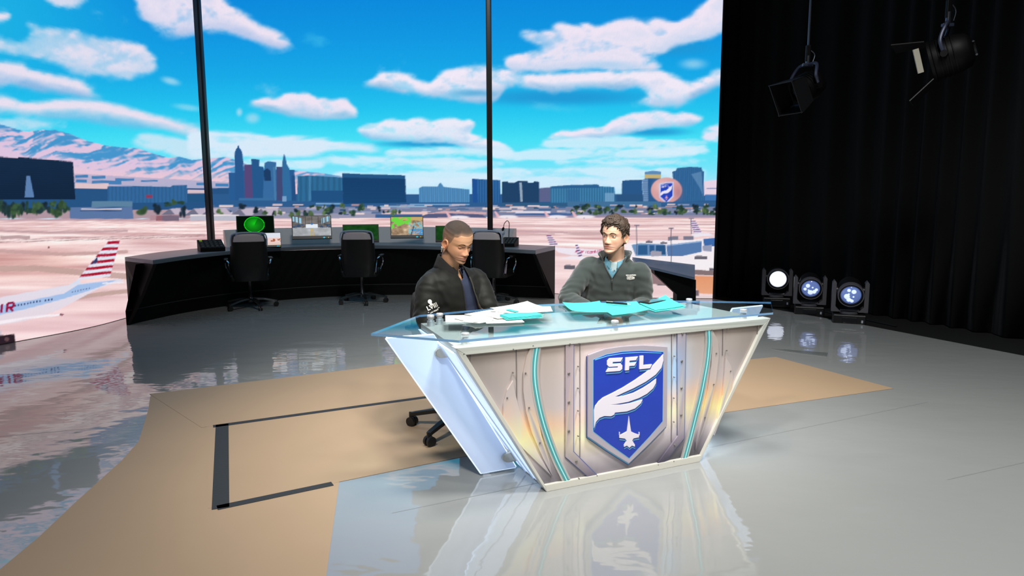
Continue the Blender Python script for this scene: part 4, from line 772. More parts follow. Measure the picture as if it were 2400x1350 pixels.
W_ = [  # s, d, w, h, turn, lift z, corner lifts, label
    (-.22, .43, .28, .20, -18, .000, (.003, .006, .001, .002, .001), 'white script page lying lowest at the left end of the pile'),
    (-.17, .38, .26, .20, 14, .003, (.012, .001, .001, .006, .0), 'white script page with a curling front corner over the deck'),
    (-.05, .50, .30, .20, 24, .006, (.001, .003, .001, .002, .001), 'long white script page along the back of the pile'),
    (.00, .42, .28, .19, 6, .009, (.003, .001, .003, .001, .0), 'white script page in the middle of the pile under the cards'),
    (.08, .53, .26, .19, 30, .012, (.001, .002, .001, .002, .0), 'white script page leaning toward the sitting man in the bomber jacket'),
    (.10, .55, .26, .19, 12, .015, (.001, .001, .016, .002, .0), 'white script page with its far corner curled up'),
    (.11, .46, .26, .21, -24, .018, (.002, .010, .002, .001, .001), 'topmost large white script page pointing at the turquoise cards'),
    (-.12, .245, .19, .08, -14, .0065, (.001, .001, .001, .001, .0), 'small white card at the front of the pile'),
    (-.23, .31, .13, .11, 30, .0085, (.003, .004, .001, .001, .0), 'white page with faint teal print at the left of the pile')]
for s_, d_, w_, h_, a_, z_, b_, lab in W_: sheet('script_page', rect4(s_, d_, w_, h_, a_), GT + z_, b_, PAPER, lab, WG)
for i, (s_, d_, w_, h_, a_, z_, lab) in enumerate([(.0, .30, .20, .12, -6, .012, 'lowest turquoise card in the stack on the white pages'), (.005, .315, .20, .12, -3, .0155, 'middle turquoise card in the stack on the white pages'), (.012, .325, .20, .12, 1, .019, 'top turquoise card in the stack on the white pages')]):
    sheet('cue_card', rect4(s_, d_, w_, h_, a_), GT + z_, (.001, .003, .002, .001, .001), CARD, lab, TG)
sheet('cue_card', rect4(.01, .44, .03, .10, 8), GT + .0245, (0, 0, 0, 0, .001), CARD, 'narrow turquoise slip across the white pages', TG)
for c4, z, b_, lab in [([(.33, .36), (.51, .29), (.62, .555), (.43, .66)], .0, (.014, .004, .022, .012, -.001), 'single turquoise card at the left, beside the pen card'),
                      ([(.47, .18), (.74, .235), (.79, .43), (.615, .59)], .0, (.006, .010, .026, .008, -.001), 'turquoise card lying under the black pen'),
                      ([(.755, .20), (1.0, .25), (1.03, .46), (.80, .44)], .0, (.002, .003, .003, .002, .001), 'lower turquoise card of the stack beside the phone'),
                      ([(.77, .22), (1.02, .27), (1.06, .52), (.83, .46)], .004, (.002, .004, .030, .004, .001), 'upper turquoise card of the stack beside the phone')]:
    sheet('cue_card', c4, GT + z, b_, CARD, lab, TG)
pen = thing('pen', D(.67, .465, GT), 'black pen with a silver tip lying on a turquoise card', 'pen'); a, b = np.array(D(.635, .505, GT + .019)), np.array(D(.71, .40, GT + .019)); dr = (b - a) / np.linalg.norm(b - a)
reseat(MB().tube([tuple(a), tuple(b)], .0055, 10).build('barrel', mat('pen black', (14, 14, 16), .3)), pen); reseat(MB().cyl(b, b + dr * .018, .0045, 10, .0012).build('tip', CHROME), pen); reseat(MB().tube([tuple(a + np.array([0, 0, .0065])), tuple(a + dr * .04 + np.array([0, 0, .0065]))], .0016, 6).build('clip', CHROME), pen)
ph = thing('phone', D(.925, .46, GT + .03), 'black smartphone lying face up on turquoise cards', 'phone'); T = lambda a, b, c: D(.925 + a * .97 - b * .24, .46 + a * .24 + b * .97, GT + .016 + c + a * .02)
reseat(MB().prism([(-.08, -.04), (.08, -.04), (.08, .04), (-.08, .04)], T, -.008, .0).build('body', mat('phone case', (12, 12, 13), .5), bevel=.003), ph); reseat(MB().prism([(-.073, -.035), (.073, -.035), (.073, .035), (-.073, .035)], T, .0, .0012).build('screen', mat('dark phone glass', (10, 11, 13), .04, coat=1)), ph)

# ------------------------------------------------------------------ brown paper on the floor, black tape
KRAFT = mat('brown kraft paper', (163, 138, 110), .62, var=.07, vscale=1.6, bump=.06, bscale=5)
def mat_sheet(poly, z, label, lifts=()):
    n = len(poly); m_ = MB(); m_.prism(poly, lambda a, b, t: (a, b, t), z, z + .0004)
    o = m_.build('floor_paper', KRAFT, fix=True); return tag(o, label, 'floor paper', 'brown paper runners on the studio floor')
A_ = [at_z(*q)[:2] for q in ((352, 930), (348, 960), (325, 1035), (285, 1080), (180, 1175), (90, 1260), (0, 1335))]
LEFT = [tuple(q) for q in A_]
mat_sheet(LEFT + [(-1.75, 1.6), (-.58, 1.7), (-.709, 2.429), (-.877, 3.296), (-.9, 3.5), (-1.4, 3.4), (-1.6, 4.4), (-1.9, 5.1), (-2.65, 4.9)][:], .001, 'brown paper runner with a bent edge running toward the lens at the left')
mat_sheet([(-1.93, 4.165), (-1.41, 3.0), (-.877, 3.296), (-.264, 3.636), (1.42, 4.402), (2.853, 4.962), (2.364, 5.993), (1.0, 5.52), (-.62, 4.81)], .0016, 'brown paper runner lying under the presenter desk and its chairs')
mat_sheet([(-2.67, 4.88), (-1.95, 4.13), (-.62, 4.79), (1.0, 5.50), (1.3, 5.66), (.9, 6.5), (-.953, 5.80)], .0022, 'brown paper runner behind the taped one, nearest to the console')
TAPE = mat('black gaffer tape', (38, 40, 42), .7, bump=.15, bscale=60)
def tape(a, b, w_, label):
    a = np.array(a); b = np.array(b); d = (b - a) / np.linalg.norm(b - a); nn = np.array([-d[1], d[0]]) * w_ / 2
    tag(MB().prism([tuple(a - nn), tuple(b - nn), tuple(b + nn), tuple(a + nn)], lambda x, y, t: (x, y, t), .0028, .0034).build('tape_strip', TAPE), label, 'tape', 'black tape on the brown paper')
tape((-1.885, 4.15), (-.10, 5.03), .05, 'long thin black tape strip running behind the castored chair')
tape((-1.845, 4.19), (-1.352, 3.0), .075, 'short black tape strip closing the left end of the taped outline')
tape((-1.37, 3.005), (-.905, 3.272), .05, 'black tape strip on the near side, ending at the paper edge')
fm = [at_z(*q)[:2] for q in ((1808, 818), (1942, 828), (1938, 836), (1860, 826))]
tag(MB().prism([tuple(q) for q in fm], lambda a, b, t: (a, b, t), .001, .006).build('film_strip', mat('grey plastic film', (120, 124, 122), .12, coat=.5), bevel=.001), 'crumpled strip of shiny film on the floor before the moving lights', 'film')
# ------------------------------------------------------------------ chairs
CHB = mat('chair black plastic', (18, 18, 19), .5); MESH = mat('chair black cloth', (22, 22, 24), .85, bump=.2, bscale=200); LEATH = mat('chair black leather', (15, 16, 16), .45, spec=.3, bump=.08, bscale=120); PIPE = mat('chair grey-blue piping', (150, 166, 190), .3)
def cushion(c, dims, bev, bow=0, axis=1):
    """a padded slab, rounded and slightly bowed"""
    bm = bmesh.new(); bmesh.ops.create_cube(bm, size=1, matrix=Matrix.Diagonal((*dims, 1))); bmesh.ops.bevel(bm, geom=bm.edges[:], offset=bev, segments=4, affect='EDGES', profile=.5)
    bmesh.ops.subdivide_edges(bm, edges=[e for e in bm.edges if e.calc_length() > .15], cuts=5, use_grid_fill=True)
    for v in bm.verts:
        if bow: v.co[axis] += bow * ((v.co.x / dims[0] * 2) ** 2)
        v.co += Vector(c)
    bm.verts.index_update(); r = ([tuple(v.co) for v in bm.verts], [[v.index for v in f.verts] for f in bm.faces]); bm.free(); return r
def star_base(root, R, m, zhub, mc):
    reseat(MB().lathe([(0, .0), (.035, .0), (.038, .05), (.028, .07), (.026, zhub)], (0, 0, .075), n=20).build('gas_lift', m), root)
    for k in range(5):
        a = 2 * PI * k / 5; d = Vector((math.cos(a), math.sin(a), 0)); leg = MB(); q = Vector((-d.y, d.x, 0)); rows = []
        for t, h, w_ in ((.02, .135, .026), (R * .5, .122, .022), (R * .92, .092, .016), (R, .085, .014)):
            c = d * t + Vector((0, 0, h)); rows.append([tuple(c + q * w_), tuple(c + q * w_ * .8 - Vector((0, 0, .026))), tuple(c - q * w_ * .8 - Vector((0, 0, .026))), tuple(c - q * w_)])
        leg.grid(rows, False, True, True); lo = leg.build('base_leg', m, root, bevel=.003)
        p = d * R; cs = MB().cyl(p + Vector((0, 0, .05)), p + Vector((0, 0, .088)), .008, 10); ax = (q + d * .3).normalized()
        for s_ in (-1, 1):
            b = p + ax * s_ * .016 - d * .012 + Vector((0, 0, .03)); cs.cyl(b - ax * .009, b + ax * .009, .03, 20)
        cs.box(tuple(p - d * .012 + Vector((0, 0, .048))), (.03, .03, .03), bev=.008); cs.build('caster', mc, root)
def task_chair(loc, rz, label, spin):
    """black task chair for a presenter: +Y is the way the sitter faces"""
    r = thing('task_chair', (0, 0, 0), label, 'chair', 'task chairs at the presenter desk')
    sb = bpy.data.objects.new('base', None); star_base(r, .346, CHB, .33, CHB)
    for o in list(r.children):
        if o.name.startswith(('base_leg', 'caster')): o.rotation_euler = (0, 0, spin)
    v, f = cushion((0, .0, .455), (.50, .48, .07), .03, 0); MB().add(v, f, True).build('seat', MESH, r); MB().box((0, -.02, .405), (.26, .3, .04), bev=.01).build('tilt_mechanism', CHB, r)
    rows = []
    for z, y, w_ in ((.50, -.245, .19), (.60, -.265, .225), (.72, -.262, .235), (.80, -.270, .222), (.845, -.285, .20), (.865, -.295, .16)): rows.append([(w_ * t, y + .05 * t * t, z) for t in np.linspace(-1, 1, 13)])
    b = MB().grid(rows).build('backrest', MESH, r, fix=False); sm = b.modifiers.new('thickness', 'SOLIDIFY'); sm.thickness = .022
    MB().tube(curve([(0, -.05, .41), (0, -.26, .42), (0, -.32, .55), (0, -.30, .72)], 14), .022, 8).build('back_strut', CHB, r)
    for s in (-1, 1): MB().tube(curve([(s * .2, -.02, .42), (s * .29, -.02, .45), (s * .30, -.03, .60), (s * .30, -.02, .655)], 12), .014, 8).build('arm_post', CHB, r); MB().box((s * .30, .01, .665), (.07, .24, .028), bev=.012).build('armrest', CHB, r)
    bpy.data.objects.remove(sb); r.location = loc; r.rotation_euler = (0, 0, rz); return r
def office_chair():
    """high-backed leather chair seen from behind: +Y is the way a sitter would face"""
    r = thing('office_chair', (0, 0, 0), 'high-backed black leather office chair under the radar monitor', 'chair', 'office chairs at the control console')
    star_base(r, .33, mat('chair dark chrome', (90, 94, 98), .2, metal=.9), .27, CHB)
    v, f = cushion((0, .03, .40), (.48, .48, .09), .04); MB().add(v, f, True).build('seat', LEATH, r)
    rows = []; prof = [(.36, -.20, .19, .045), (.45, -.235, .215, .05), (.60, -.245, .225, .05), (.75, -.25, .222, .05), (.86, -.265, .215, .05), (.92, -.275, .195, .045), (.945, -.28, .16, .03)]
    def ring(z, y, w_, t):
        o = []
        for k in range(28):
            a = 2 * PI * k / 28; c, s = math.cos(a), math.sin(a); o.append((w_ * math.copysign(abs(c) ** .45, c), y + t * math.copysign(abs(s) ** .7, s) + .03 * (c * c), z))
        return o
    k_ = MB().grid([ring(*p) for p in prof], True, True, True).build('backrest', LEATH, r)
    MB().tube(curve([(-.215, -.29, .80), (-.212, -.305, .90), (-.17, -.318, .947), (0, -.325, .958), (.17, -.318, .947), (.212, -.305, .90), (.215, -.29, .80)], 30), .009, 8).build('piping', PIPE, k_)
    rows = []
    for z in np.linspace(.845, .944, 7):
        y, w_, t_ = [float(np.interp(z, [q[0] for q in prof], [q[i] for q in prof])) for i in (1, 2, 3)]; rows.append([(w_ * tx * .985, y - t_ * (1 - (abs(tx) ** (1 / .45)) ** 2) ** .35 + .03 * abs(tx) ** (2 / .45) - .004, z) for tx in np.linspace(-.97, .97, 15)])
    MB().grid(rows).build('headrest_panel', mat('chair grey leather', (170, 164, 168), .45), k_, fix=False)
    CH = mat('chair arm chrome', (180, 182, 186), .15, metal=1)
    for s in (-1, 1):
        MB().tube(curve([(s * .235, .12, .40), (s * .27, .14, .52), (s * .275, .08, .60), (s * .27, -.10, .61), (s * .25, -.20, .58), (s * .235, -.235, .42)], 20), .012, 8).build('arm_frame', CH, r); MB().box((s * .273, .0, .622), (.055, .22, .025), bev=.01).build('arm_pad', LEATH, r)
    return r
oc = office_chair(); spots = [((588, 716), .42, 'high-backed black leather office chair under the radar monitor'), ((850, 704), .04, 'high-backed black leather office chair between the runway and map monitors'), ((1158, 706), -.30, 'high-backed black leather office chair beside the gooseneck microphone')]
for i, (q, a, lab) in enumerate(spots):
    o = oc if i == 0 else copy_tree(oc); g = at_z(*q); o.location = (g[0] * (g[1] - .2) / g[1], g[1] - .20, 0); o.scale = (1, 1, 1.05); o.rotation_euler = (0, 0, a + .0); o['label'] = lab

# ------------------------------------------------------------------ people
def lerp(xs, ys, v): return np.interp(v, xs, ys)
def head_mesh(kind):
    """head looking along +Y, z = 0 at the eyes; returns grid points and the tint of each"""
    NR, NT = 130, 112
    zk = np.concatenate([np.linspace(-.1175, -.10, 16), np.linspace(-.0985, .03, 84), np.linspace(.033, .1185, 30)])
    th = np.linspace(0, 2 * PI, NT, endpoint=False); th = th - .38 * np.sin(th)           # more columns on the face
    Fz = [-.1175, -.108, -.098, -.085, -.075, -.066, -.055, -.045, -.02, 0, .018, .04, .065, .085, .10, .11, .1185]
    Ff = [.062, .084, .089, .084, .086, .088, .088, .088, .087, .086, .093, .092, .085, .071, .052, .033, .002]
    Bz = [-.1175, -.108, -.098, -.08, -.06, -.04, -.02, 0, .02, .04, .065, .085, .10, .11, .1185]
    Bb = [-.005, -.022, -.035, -.055, -.072, -.083, -.092, -.098, -.101, -.101, -.094, -.08, -.061, -.04, -.012]
    Wz = [-.1175, -.108, -.098, -.08, -.06, -.04, -.02, 0, .02, .04, .065, .085, .10, .11, .1185]
    Ww = [.016, .033, .049, .060, .065, .067, .069, .071, .073, .074, .070, .059, .044, .029, .004] if kind == 'a' else [.019, .039, .051, .060, .064, .066, .068, .070, .072, .073, .069, .059, .044, .029, .004]
    P = np.zeros((NR, NT, 3))
    for j, z in enumerate(zk):
        f, b, w_ = lerp(Fz, Ff, z), lerp(Bz, Bb, z), lerp(Wz, Ww, z); s, c = np.sin(th), np.cos(th); x = w_ * np.sign(s) * np.abs(s) ** .92; y = np.where(c > 0, f * np.abs(c) ** .95, b * np.abs(c) ** .95)
        drop = np.interp(z, [-.1175, -.08, -.03], [.062, .04, 0]); back = np.clip((.075 - y) / .11, 0, 1)
        P[j] = np.stack([x, y, z + drop * back ** 1.1], -1)
    X, Y, Z = P[..., 0].copy(), P[..., 1].copy(), P[..., 2].copy(); fr = sstep(.0, .045, Y); G = lambda x0, z0, sx, sz: np.exp(-((X - x0) / sx) ** 2 / 2 - ((Z - z0) / sz) ** 2 / 2)
    both = lambda x0, z0, sx, sz: G(x0, z0, sx, sz) + G(-x0, z0, sx, sz); dy = np.zeros_like(X)
    A = lerp([-.054, -.049, -.044, -.036, -.028, -.012, .008, .022], [0, .010, .018, .0215, .019, .011, .004, 0], Z); sg = lerp([-.046, -.036, -.02, .008], [.0115, .0095, .0075, .006], Z) * (1.3 if kind == 'a' else 1.1)
    dy += A * np.exp(-(np.abs(X) / sg) ** 2.4 / 1.6); dy += .0085 * both(.0145 if kind == 'b' else .0165, -.041, .0052, .0062)
    dy += -.0095 * both(.031, -.001, .0135, .0085) - .006 * both(.017, .002, .006, .008) + .0025 * both(.028, .0185, .017, .0055) + .0045 * both(.046, -.028, .016, .014) - .0035 * both(.043, -.062, .012, .016)
    fl_ = 2.2 if kind == 'a' else .9
    Z0 = Z; Z = Z0 + 2.8 * X * X; dy += fl_ * (.0052 * G(0, -.0618, .0165, .0036) + .0062 * G(0, -.0745, .0145, .0046)) - .0052 * G(0, -.0680, .021, .0017) - .004 * G(0, -.0845, .016, .005) + .005 * G(0, -.1015, .013, .009) - .0022 * G(0, -.055, .004, .005)
    Y += dy * fr; Zm = Z; Z = Z0
    P = np.stack([X, Y, Z], -1)
    base = np.array((196, 146, 112) if kind == 'a' else (226, 178, 150), float); T = np.broadcast_to(base, P.shape).copy()
    def mix(m, c): T[...] = T * (1 - m[..., None]) + np.array(c, float) * m[..., None]
    Z = Zm; mix(np.clip(fr * (G(0, -.0625, .019, .0042) + G(0, -.0740, .017, .0048)) * 1.1, 0, 1) * (.75 if kind == 'a' else .6), (186, 112, 100) if kind == 'a' else (196, 118, 108))
    mix(np.clip(fr * G(0, -.0680, .022, .0014), 0, 1) * .8, (104, 60, 52) if kind == 'a' else (140, 80, 72)); Z = Z0; mix(fr * both(.0075, -.0495, .004, .0025) * .8, (70, 40, 32))
    mix(np.clip(both(.03, -.03, .02, .02) * fr + G(0, -.03, .014, .014) * fr, 0, 1) * .22, (214, 128, 106)); mix(np.clip(both(.031, .0, .015, .009) * fr, 0, 1) * .12, (130, 84, 66))
    bd = sstep(-.04, -.075, Z) * sstep(-.03, .02, Y); mix(bd * (.42 if kind == 'a' else .16) * (1 - np.clip(G(0, -.068, .02, .010), 0, 1)), (92, 68, 56) if kind == 'a' else (150, 118, 104))
    return P, T, th
def grid_faces(nr, nt, cap=True):
    i = np.arange(nr * nt).reshape(nr, nt); f = np.stack([i[:-1], np.roll(i[:-1], -1, 1), np.roll(i[1:], -1, 1), i[1:]], -1).reshape(-1, 4); f = [tuple(q) for q in f.tolist()]
    return f + ([tuple(range(nt))[::-1], tuple(range((nr - 1) * nt, nr * nt))] if cap else [])
def merged(parts, voxel, smooth, relax=.5):
    """union of closed shapes by voxel remesh, then smoothed"""
    V = []; Fc = []
    for v, f in parts: k = len(V); V += [tuple(p) for p in v]; Fc += [tuple(i + k for i in q) for q in f]
    me = bpy.data.meshes.new('tmp'); me.from_pydata(V, [], Fc); o = bpy.data.objects.new('tmp', me); C.objects.link(o)
    r = o.modifiers.new('r', 'REMESH'); r.mode = 'VOXEL'; r.voxel_size = voxel; s = o.modifiers.new('s', 'SMOOTH'); s.iterations = smooth; s.factor = relax
    dg = bpy.context.evaluated_depsgraph_get(); ev = o.evaluated_get(dg); m2 = bpy.data.meshes.new_from_object(ev)
    n = len(m2.vertices); co_ = np.empty(n * 3, np.float32); m2.vertices.foreach_get('co', co_); fs = [tuple(p.vertices) for p in m2.polygons]
    bpy.data.objects.remove(o); bpy.data.meshes.remove(me); bpy.data.meshes.remove(m2); return co_.reshape(-1, 3).astype(float), fs
def normals_of(V, Fc):
    Fq = np.array([f if len(f) == 4 else (*f, f[-1]) for f in Fc if len(f) < 5]); n = np.cross(V[Fq[:, 2]] - V[Fq[:, 0]], V[Fq[:, 3]] - V[Fq[:, 1]]); N_ = np.zeros_like(V)
    for k in range(4): np.add.at(N_, Fq[:, k], n)
    return N_ / (np.linalg.norm(N_, axis=1, keepdims=True) + 1e-12)
def noise3(p, s, seed): return (vnoise(p[:, 0] / s + p[:, 2] / s * .6, p[:, 2] / s - p[:, 1] / s * .5, seed) + vnoise(p[:, 1] / s + 5, p[:, 2] / s + p[:, 0] / s * .4, seed + 3)) / 2
def torso(rings, r_, n=28):
    """rings: (centre, half width, front, back, forward axis); r_ lateral axis"""
    rows = []
    for c, w_, f, b, fw in rings:
        o = []
        for k in range(n):
            a = 2 * PI * k / n; s, q = math.sin(a), math.cos(a); o.append(tuple(np.array(c) + r_ * (w_ * math.copysign(abs(s) ** .85, s)) + fw * ((f if q > 0 else b) * math.copysign(abs(q) ** .85, q))))
        rows.append(o)
    V = [p for r in rows for p in r]; return V, grid_faces(len(rows), n)
def hand(w0, d, palm_n, side, curl):
    """palm and five fingers at a wrist: d = way the hand points, palm_n = out of the palm, side = towards the thumb"""
    w0 = np.array(w0); d = np.array(d, float) / np.linalg.norm(d); pn = np.array(palm_n, float); pn -= d * pn.dot(d); pn /= np.linalg.norm(pn); sd = np.cross(d, pn); sd = sd if sd.dot(side) > 0 else -sd
    parts = [tube([tuple(w0 - d * .02), tuple(w0 + d * .03), tuple(w0 + d * .06), tuple(w0 + d * .09)], [.027, .033, .039, .032], 14, flat=(tuple(pn), .42))]
    for k, (off, ln) in enumerate(((.030, .070), (.010, .078), (-.010, .073), (-.029, .058))):
        p = w0 + sd * off + d * .082; pts = [p - d * .02]; a = 0; q = p
        for seg, frac in enumerate((.45, .32, .23)): a += curl * (.9, 1.0, .6)[seg]; q = q + (d * math.cos(a) + pn * math.sin(a)) * ln * frac; pts.append(q)
        parts.append(tube([tuple(x) for x in pts], [.0092, .0092, .0082, .0068], 10))
    p = w0 + sd * .028 + d * .022; pts = [p - sd * .012, p + sd * .022 + d * .018 + pn * .006, p + sd * .034 + d * .044 + pn * .016, p + sd * .034 + d * .066 + pn * .024]
    parts.append(tube([tuple(x) for x in pts], [.013, .0118, .0102, .008], 10)); return parts

def person(K):
    f, r_ = K['fwd'], K['lat']; up = np.array([0, 0, 1.0]); N_, S1, S2, E1, E2, W1, W2 = [np.array(K[k], float) for k in ('neck', 's1', 's2', 'e1', 'e2', 'w1', 'w2')]
    Pv = np.array(K['pelvis'], float); root = thing('person', (Pv[0], Pv[1], 0), K['label'], 'person'); Hc = np.array(K['head'], float)
    hy, hp, hr = [math.radians(a) for a in K['headrot']]       # yaw from facing the lens, nod, tilt
    Hf = np.array([math.sin(hy), -math.cos(hy), 0]); Hr = np.array([-math.cos(hy), -math.sin(hy), 0]); Hu = up.copy()
    Hf, Hu = Hf * math.cos(hp) - Hu * math.sin(hp), Hu * math.cos(hp) + Hf * math.sin(hp); Hr, Hu = Hr * math.cos(hr) + Hu * math.sin(hr), Hu * math.cos(hr) - Hr * math.sin(hr)
    HS = K.get('hscale', 1.0); HT = lambda p: Hc + (np.asarray(p)[..., 0:1] * Hr + np.asarray(p)[..., 1:2] * Hf + np.asarray(p)[..., 2:3] * Hu) * HS
    hl = lambda p: tuple(HT(np.array(p, float)))
    # --- body: trunk, limbs, hands (one skin), then head and neck in the same mesh
    H1, H2 = Pv + r_ * .09, Pv - r_ * .09; K1, K2 = np.array(K['k1'], float), np.array(K['k2'], float); A1, A2 = np.array(K['a1'], float), np.array(K['a2'], float)
    ch = N_ * .55 + Pv * .45; ch2 = N_ * .82 + Pv * .18
    parts = [torso([(Pv - up * .05, .13, .10, .10, f), (Pv + up * .05, .145, .10, .10, f), (ch, .145, .09, .10, f), (ch2, .14, .075, .09, f), (N_ - up * .01, .07, .05, .06, f)], r_)]
    for S_, E_, W_a in ((S1, E1, W1), (S2, E2, W2)): parts.append(tube(curve([S_ * .75 + N_ * .25 - up * .03, S_, (S_ + E_) / 2, E_, (E_ + W_a) / 2, W_a], 22), lerp([0, 5, 9, 13, 17, 22], [.05, .05, .043, .037, .034, .027], np.arange(23)), 14))
    for Hh, Kn, An in ((H1, K1, A1), (H2, K2, A2)): parts.append(tube(curve([Hh, (Hh + Kn) / 2, Kn, (Kn + An) / 2, An], 20), lerp([0, 10, 15, 20], [.075, .052, .046, .034], np.arange(21)), 14)); parts.append(tube([tuple(An), tuple(An - up * .045 + f * .05), tuple(An - up * .06 + f * .15)], [.034, .034, .025], 12))
    parts += hand(W1, K['h1'], K.get('pn', (0, 0, -1)), -r_, .45) + hand(W2, K['h2'], K.get('pn', (0, 0, -1)), r_, .45)
    V, Fc = merged(parts, .0058, 3); skin = K['skin']; cols = np.tile(np.array(skin, float), (len(V), 1))
    P, T, th = head_mesh(K['kind']); hv = HT(P.reshape(-1, 3)); hf = grid_faces(*P.shape[:2])
    n0, n1 = N_ - up * .03 - f * .012, HT(np.array([0, -.022, -.06])); nv, nf = tube(curve([tuple(n0), tuple(n0 * .6 + n1 * .4 - f * .004), tuple(n1)], 14), lerp([0, 5, 14], [.068, .0575, .056], np.arange(15)), 26)
    av = [tuple(p) for p in V] + [tuple(p) for p in hv] + nv; k1, k2 = len(V), len(V) + len(hv); af = list(Fc) + [tuple(i + k1 for i in q) for q in hf] + [tuple(i + k2 for i in q) for q in nf]
    ac = np.vstack([cols, T.reshape(-1, 3), np.tile(np.array(skin, float) * .93, (len(nv), 1))])
    ears = []                                                   # ears belong to the same skin
    for sgn in (-1, 1):
        ev = []; 
        for i in range(14):
            for j in range(28):
                a = 2 * PI * j / 28; q = i / 13; oy, oz = math.sin(a) * .0195 * q * (1 - .25 * (math.cos(a) < 0) * abs(math.cos(a))), math.cos(a) * .031 * q
                h = .006 + .010 * math.exp(-((q - .84) / .13) ** 2) - .007 * math.exp(-(q / .5) ** 2) + (.004 * math.exp(-((q - .5) / .12) ** 2) if oy < 0.004 else 0) - (.012 if q > .97 else 0)
                ev.append(hl((sgn * (.0665 + h + .011 * max(0, oy / .0195 + .2)), -.006 + oy * -1.0 - .004 * oz / .031 * -1, -.014 + oz)))
        ears.append((ev, [tuple(q) for q in grid_faces(14, 28, False)]))
    for ev, ef in ears:
        k = len(av); av += ev; af += [tuple(i + k for i in q) for q in ef]; ac = np.vstack([ac, np.tile(np.array(skin, float) * np.array((1.0, .93, .9)), (len(ev), 1))])
    SK = mat('skin ' + K['kind'], skin, .52, sss=.12, attr='tint'); b_ = MB().add(av, af, True).build('body', SK, fix=False); reseat(b_, root); colour_mesh(b_, srgb(np.clip(ac, 0, 255)), 'tint')
    # --- eyes, lids, brows
    lookx, lookz = K['gaze']
    for sgn in (-1, 1):
        e0 = np.array((sgn * .0312, .0665, 0)); gd = np.array([lookx, 1, lookz]); gd /= np.linalg.norm(gd)
        eb = MB().lathe([(.0118 * math.sin(t), -.0118 * math.cos(t)) for t in np.linspace(0, PI, 14)], (0, 0, 0), (0, 1, 0), 20); eb.v = [hl(np.array(p) + e0) for p in eb.v]; reseat(eb.build('eye', mat('eye white', (226, 220, 214), .2)), root)
        ir = MB().lathe([(.0056, .0106), (.0052, .0113), (.0026, .0119), (0, .0119)], (0, 0, 0), tuple(gd), 18); ir.v = [hl(np.array(p) + e0) for p in ir.v]; reseat(ir.build('iris', mat('iris ' + K['kind'], K['iris'], .15)), root)
        for lo, hi, nm in ((K['lid'], 88, 'upper_lid'), (-88, K['lid2'], 'lower_lid')):
            rows = [[hl(e0 + np.array((sgn * .0005, 0, 0)) + .0133 * np.array((math.sin(az) * math.cos(el) * 1.12, math.cos(az) * math.cos(el), math.sin(el)))) for az in np.radians(np.linspace(-85, 85, 18))] for el in np.radians(np.linspace(lo, hi, 9))]
            reseat(MB().grid(rows).build(nm, mat('lid ' + K['kind'], np.array(skin) * np.array((.9, .84, .82)), .5), fix=False), root)
        br = curve([(sgn * .014, .094, .0165), (sgn * .026, .0925, .0225), (sgn * .038, .086, .0225), (sgn * .049, .074, .0155)], 14)
        v, fq = tube(br, lerp([0, 4, 14], [.0020, .0030, .0011], np.arange(15)), 8); m_ = MB().add([hl(np.array((p[0], p[1] - .0008, p[2]))) for p in v], fq, True); reseat(m_.build('eyebrow', mat('brow ' + K['kind'], K['haircol'], 1.0, spec=.1)), root)
    # --- hair: a cap over the scalp
    deg = np.degrees(np.abs(((th + PI) % (2 * PI)) - PI)); line = np.interp(deg, *K['hairline']); up_z = P[..., 2] - line[None]; hn = normals_of(P.reshape(-1, 3), hf).reshape(P.shape)
    ctr = P.mean((0, 1)); hn *= np.sign(((P - ctr) * hn).sum(-1).mean()); q = P.reshape(-1, 3)
    lump = (noise3(q, K['hs'], 5) - .5).reshape(P.shape[:2]); lift = K['hl'] * sstep(-.002, K['hf'], up_z) * (1 + K['hn'] * lump) * (1 + K.get('htop', 0) * sstep(.02, .1, P[..., 2])); keep = up_z > -.004
    hp_ = HT((P + hn * (lift - .0015)[..., None]).reshape(-1, 3)); idx = np.arange(len(hp_)).reshape(P.shape[:2]); hfaces = []
    for j in range(P.shape[0] - 1):
        for i in range(P.shape[1]):
            i2 = (i + 1) % P.shape[1]
            if keep[j, i] and keep[j + 1, i] and keep[j, i2] and keep[j + 1, i2]: hfaces.append((idx[j, i], idx[j, i2], idx[j + 1, i2], idx[j + 1, i]))
    hfaces.append(tuple(idx[-1])); HM = mat('hair ' + K['kind'], K['haircol'], .62, bump=.5, bscale=K['hb'], attr='tint')
    ho = MB().add(hp_, hfaces, True).build('hair', HM, fix=False); fade = (sstep(0, K['fade'], up_z) * (K['fz'] + (1 - K['fz']) * sstep(.035, .085, P[..., 2]))).reshape(-1, 1); hc = np.array(skin, float) * .86 * (1 - fade) + np.array(K['haircol'], float) * fade * (1 + .25 * (noise3(q, .006, 8) - .5))[:, None]
    reseat(ho, root); colour_mesh(ho, srgb(np.clip(hc, 0, 255)), 'tint')
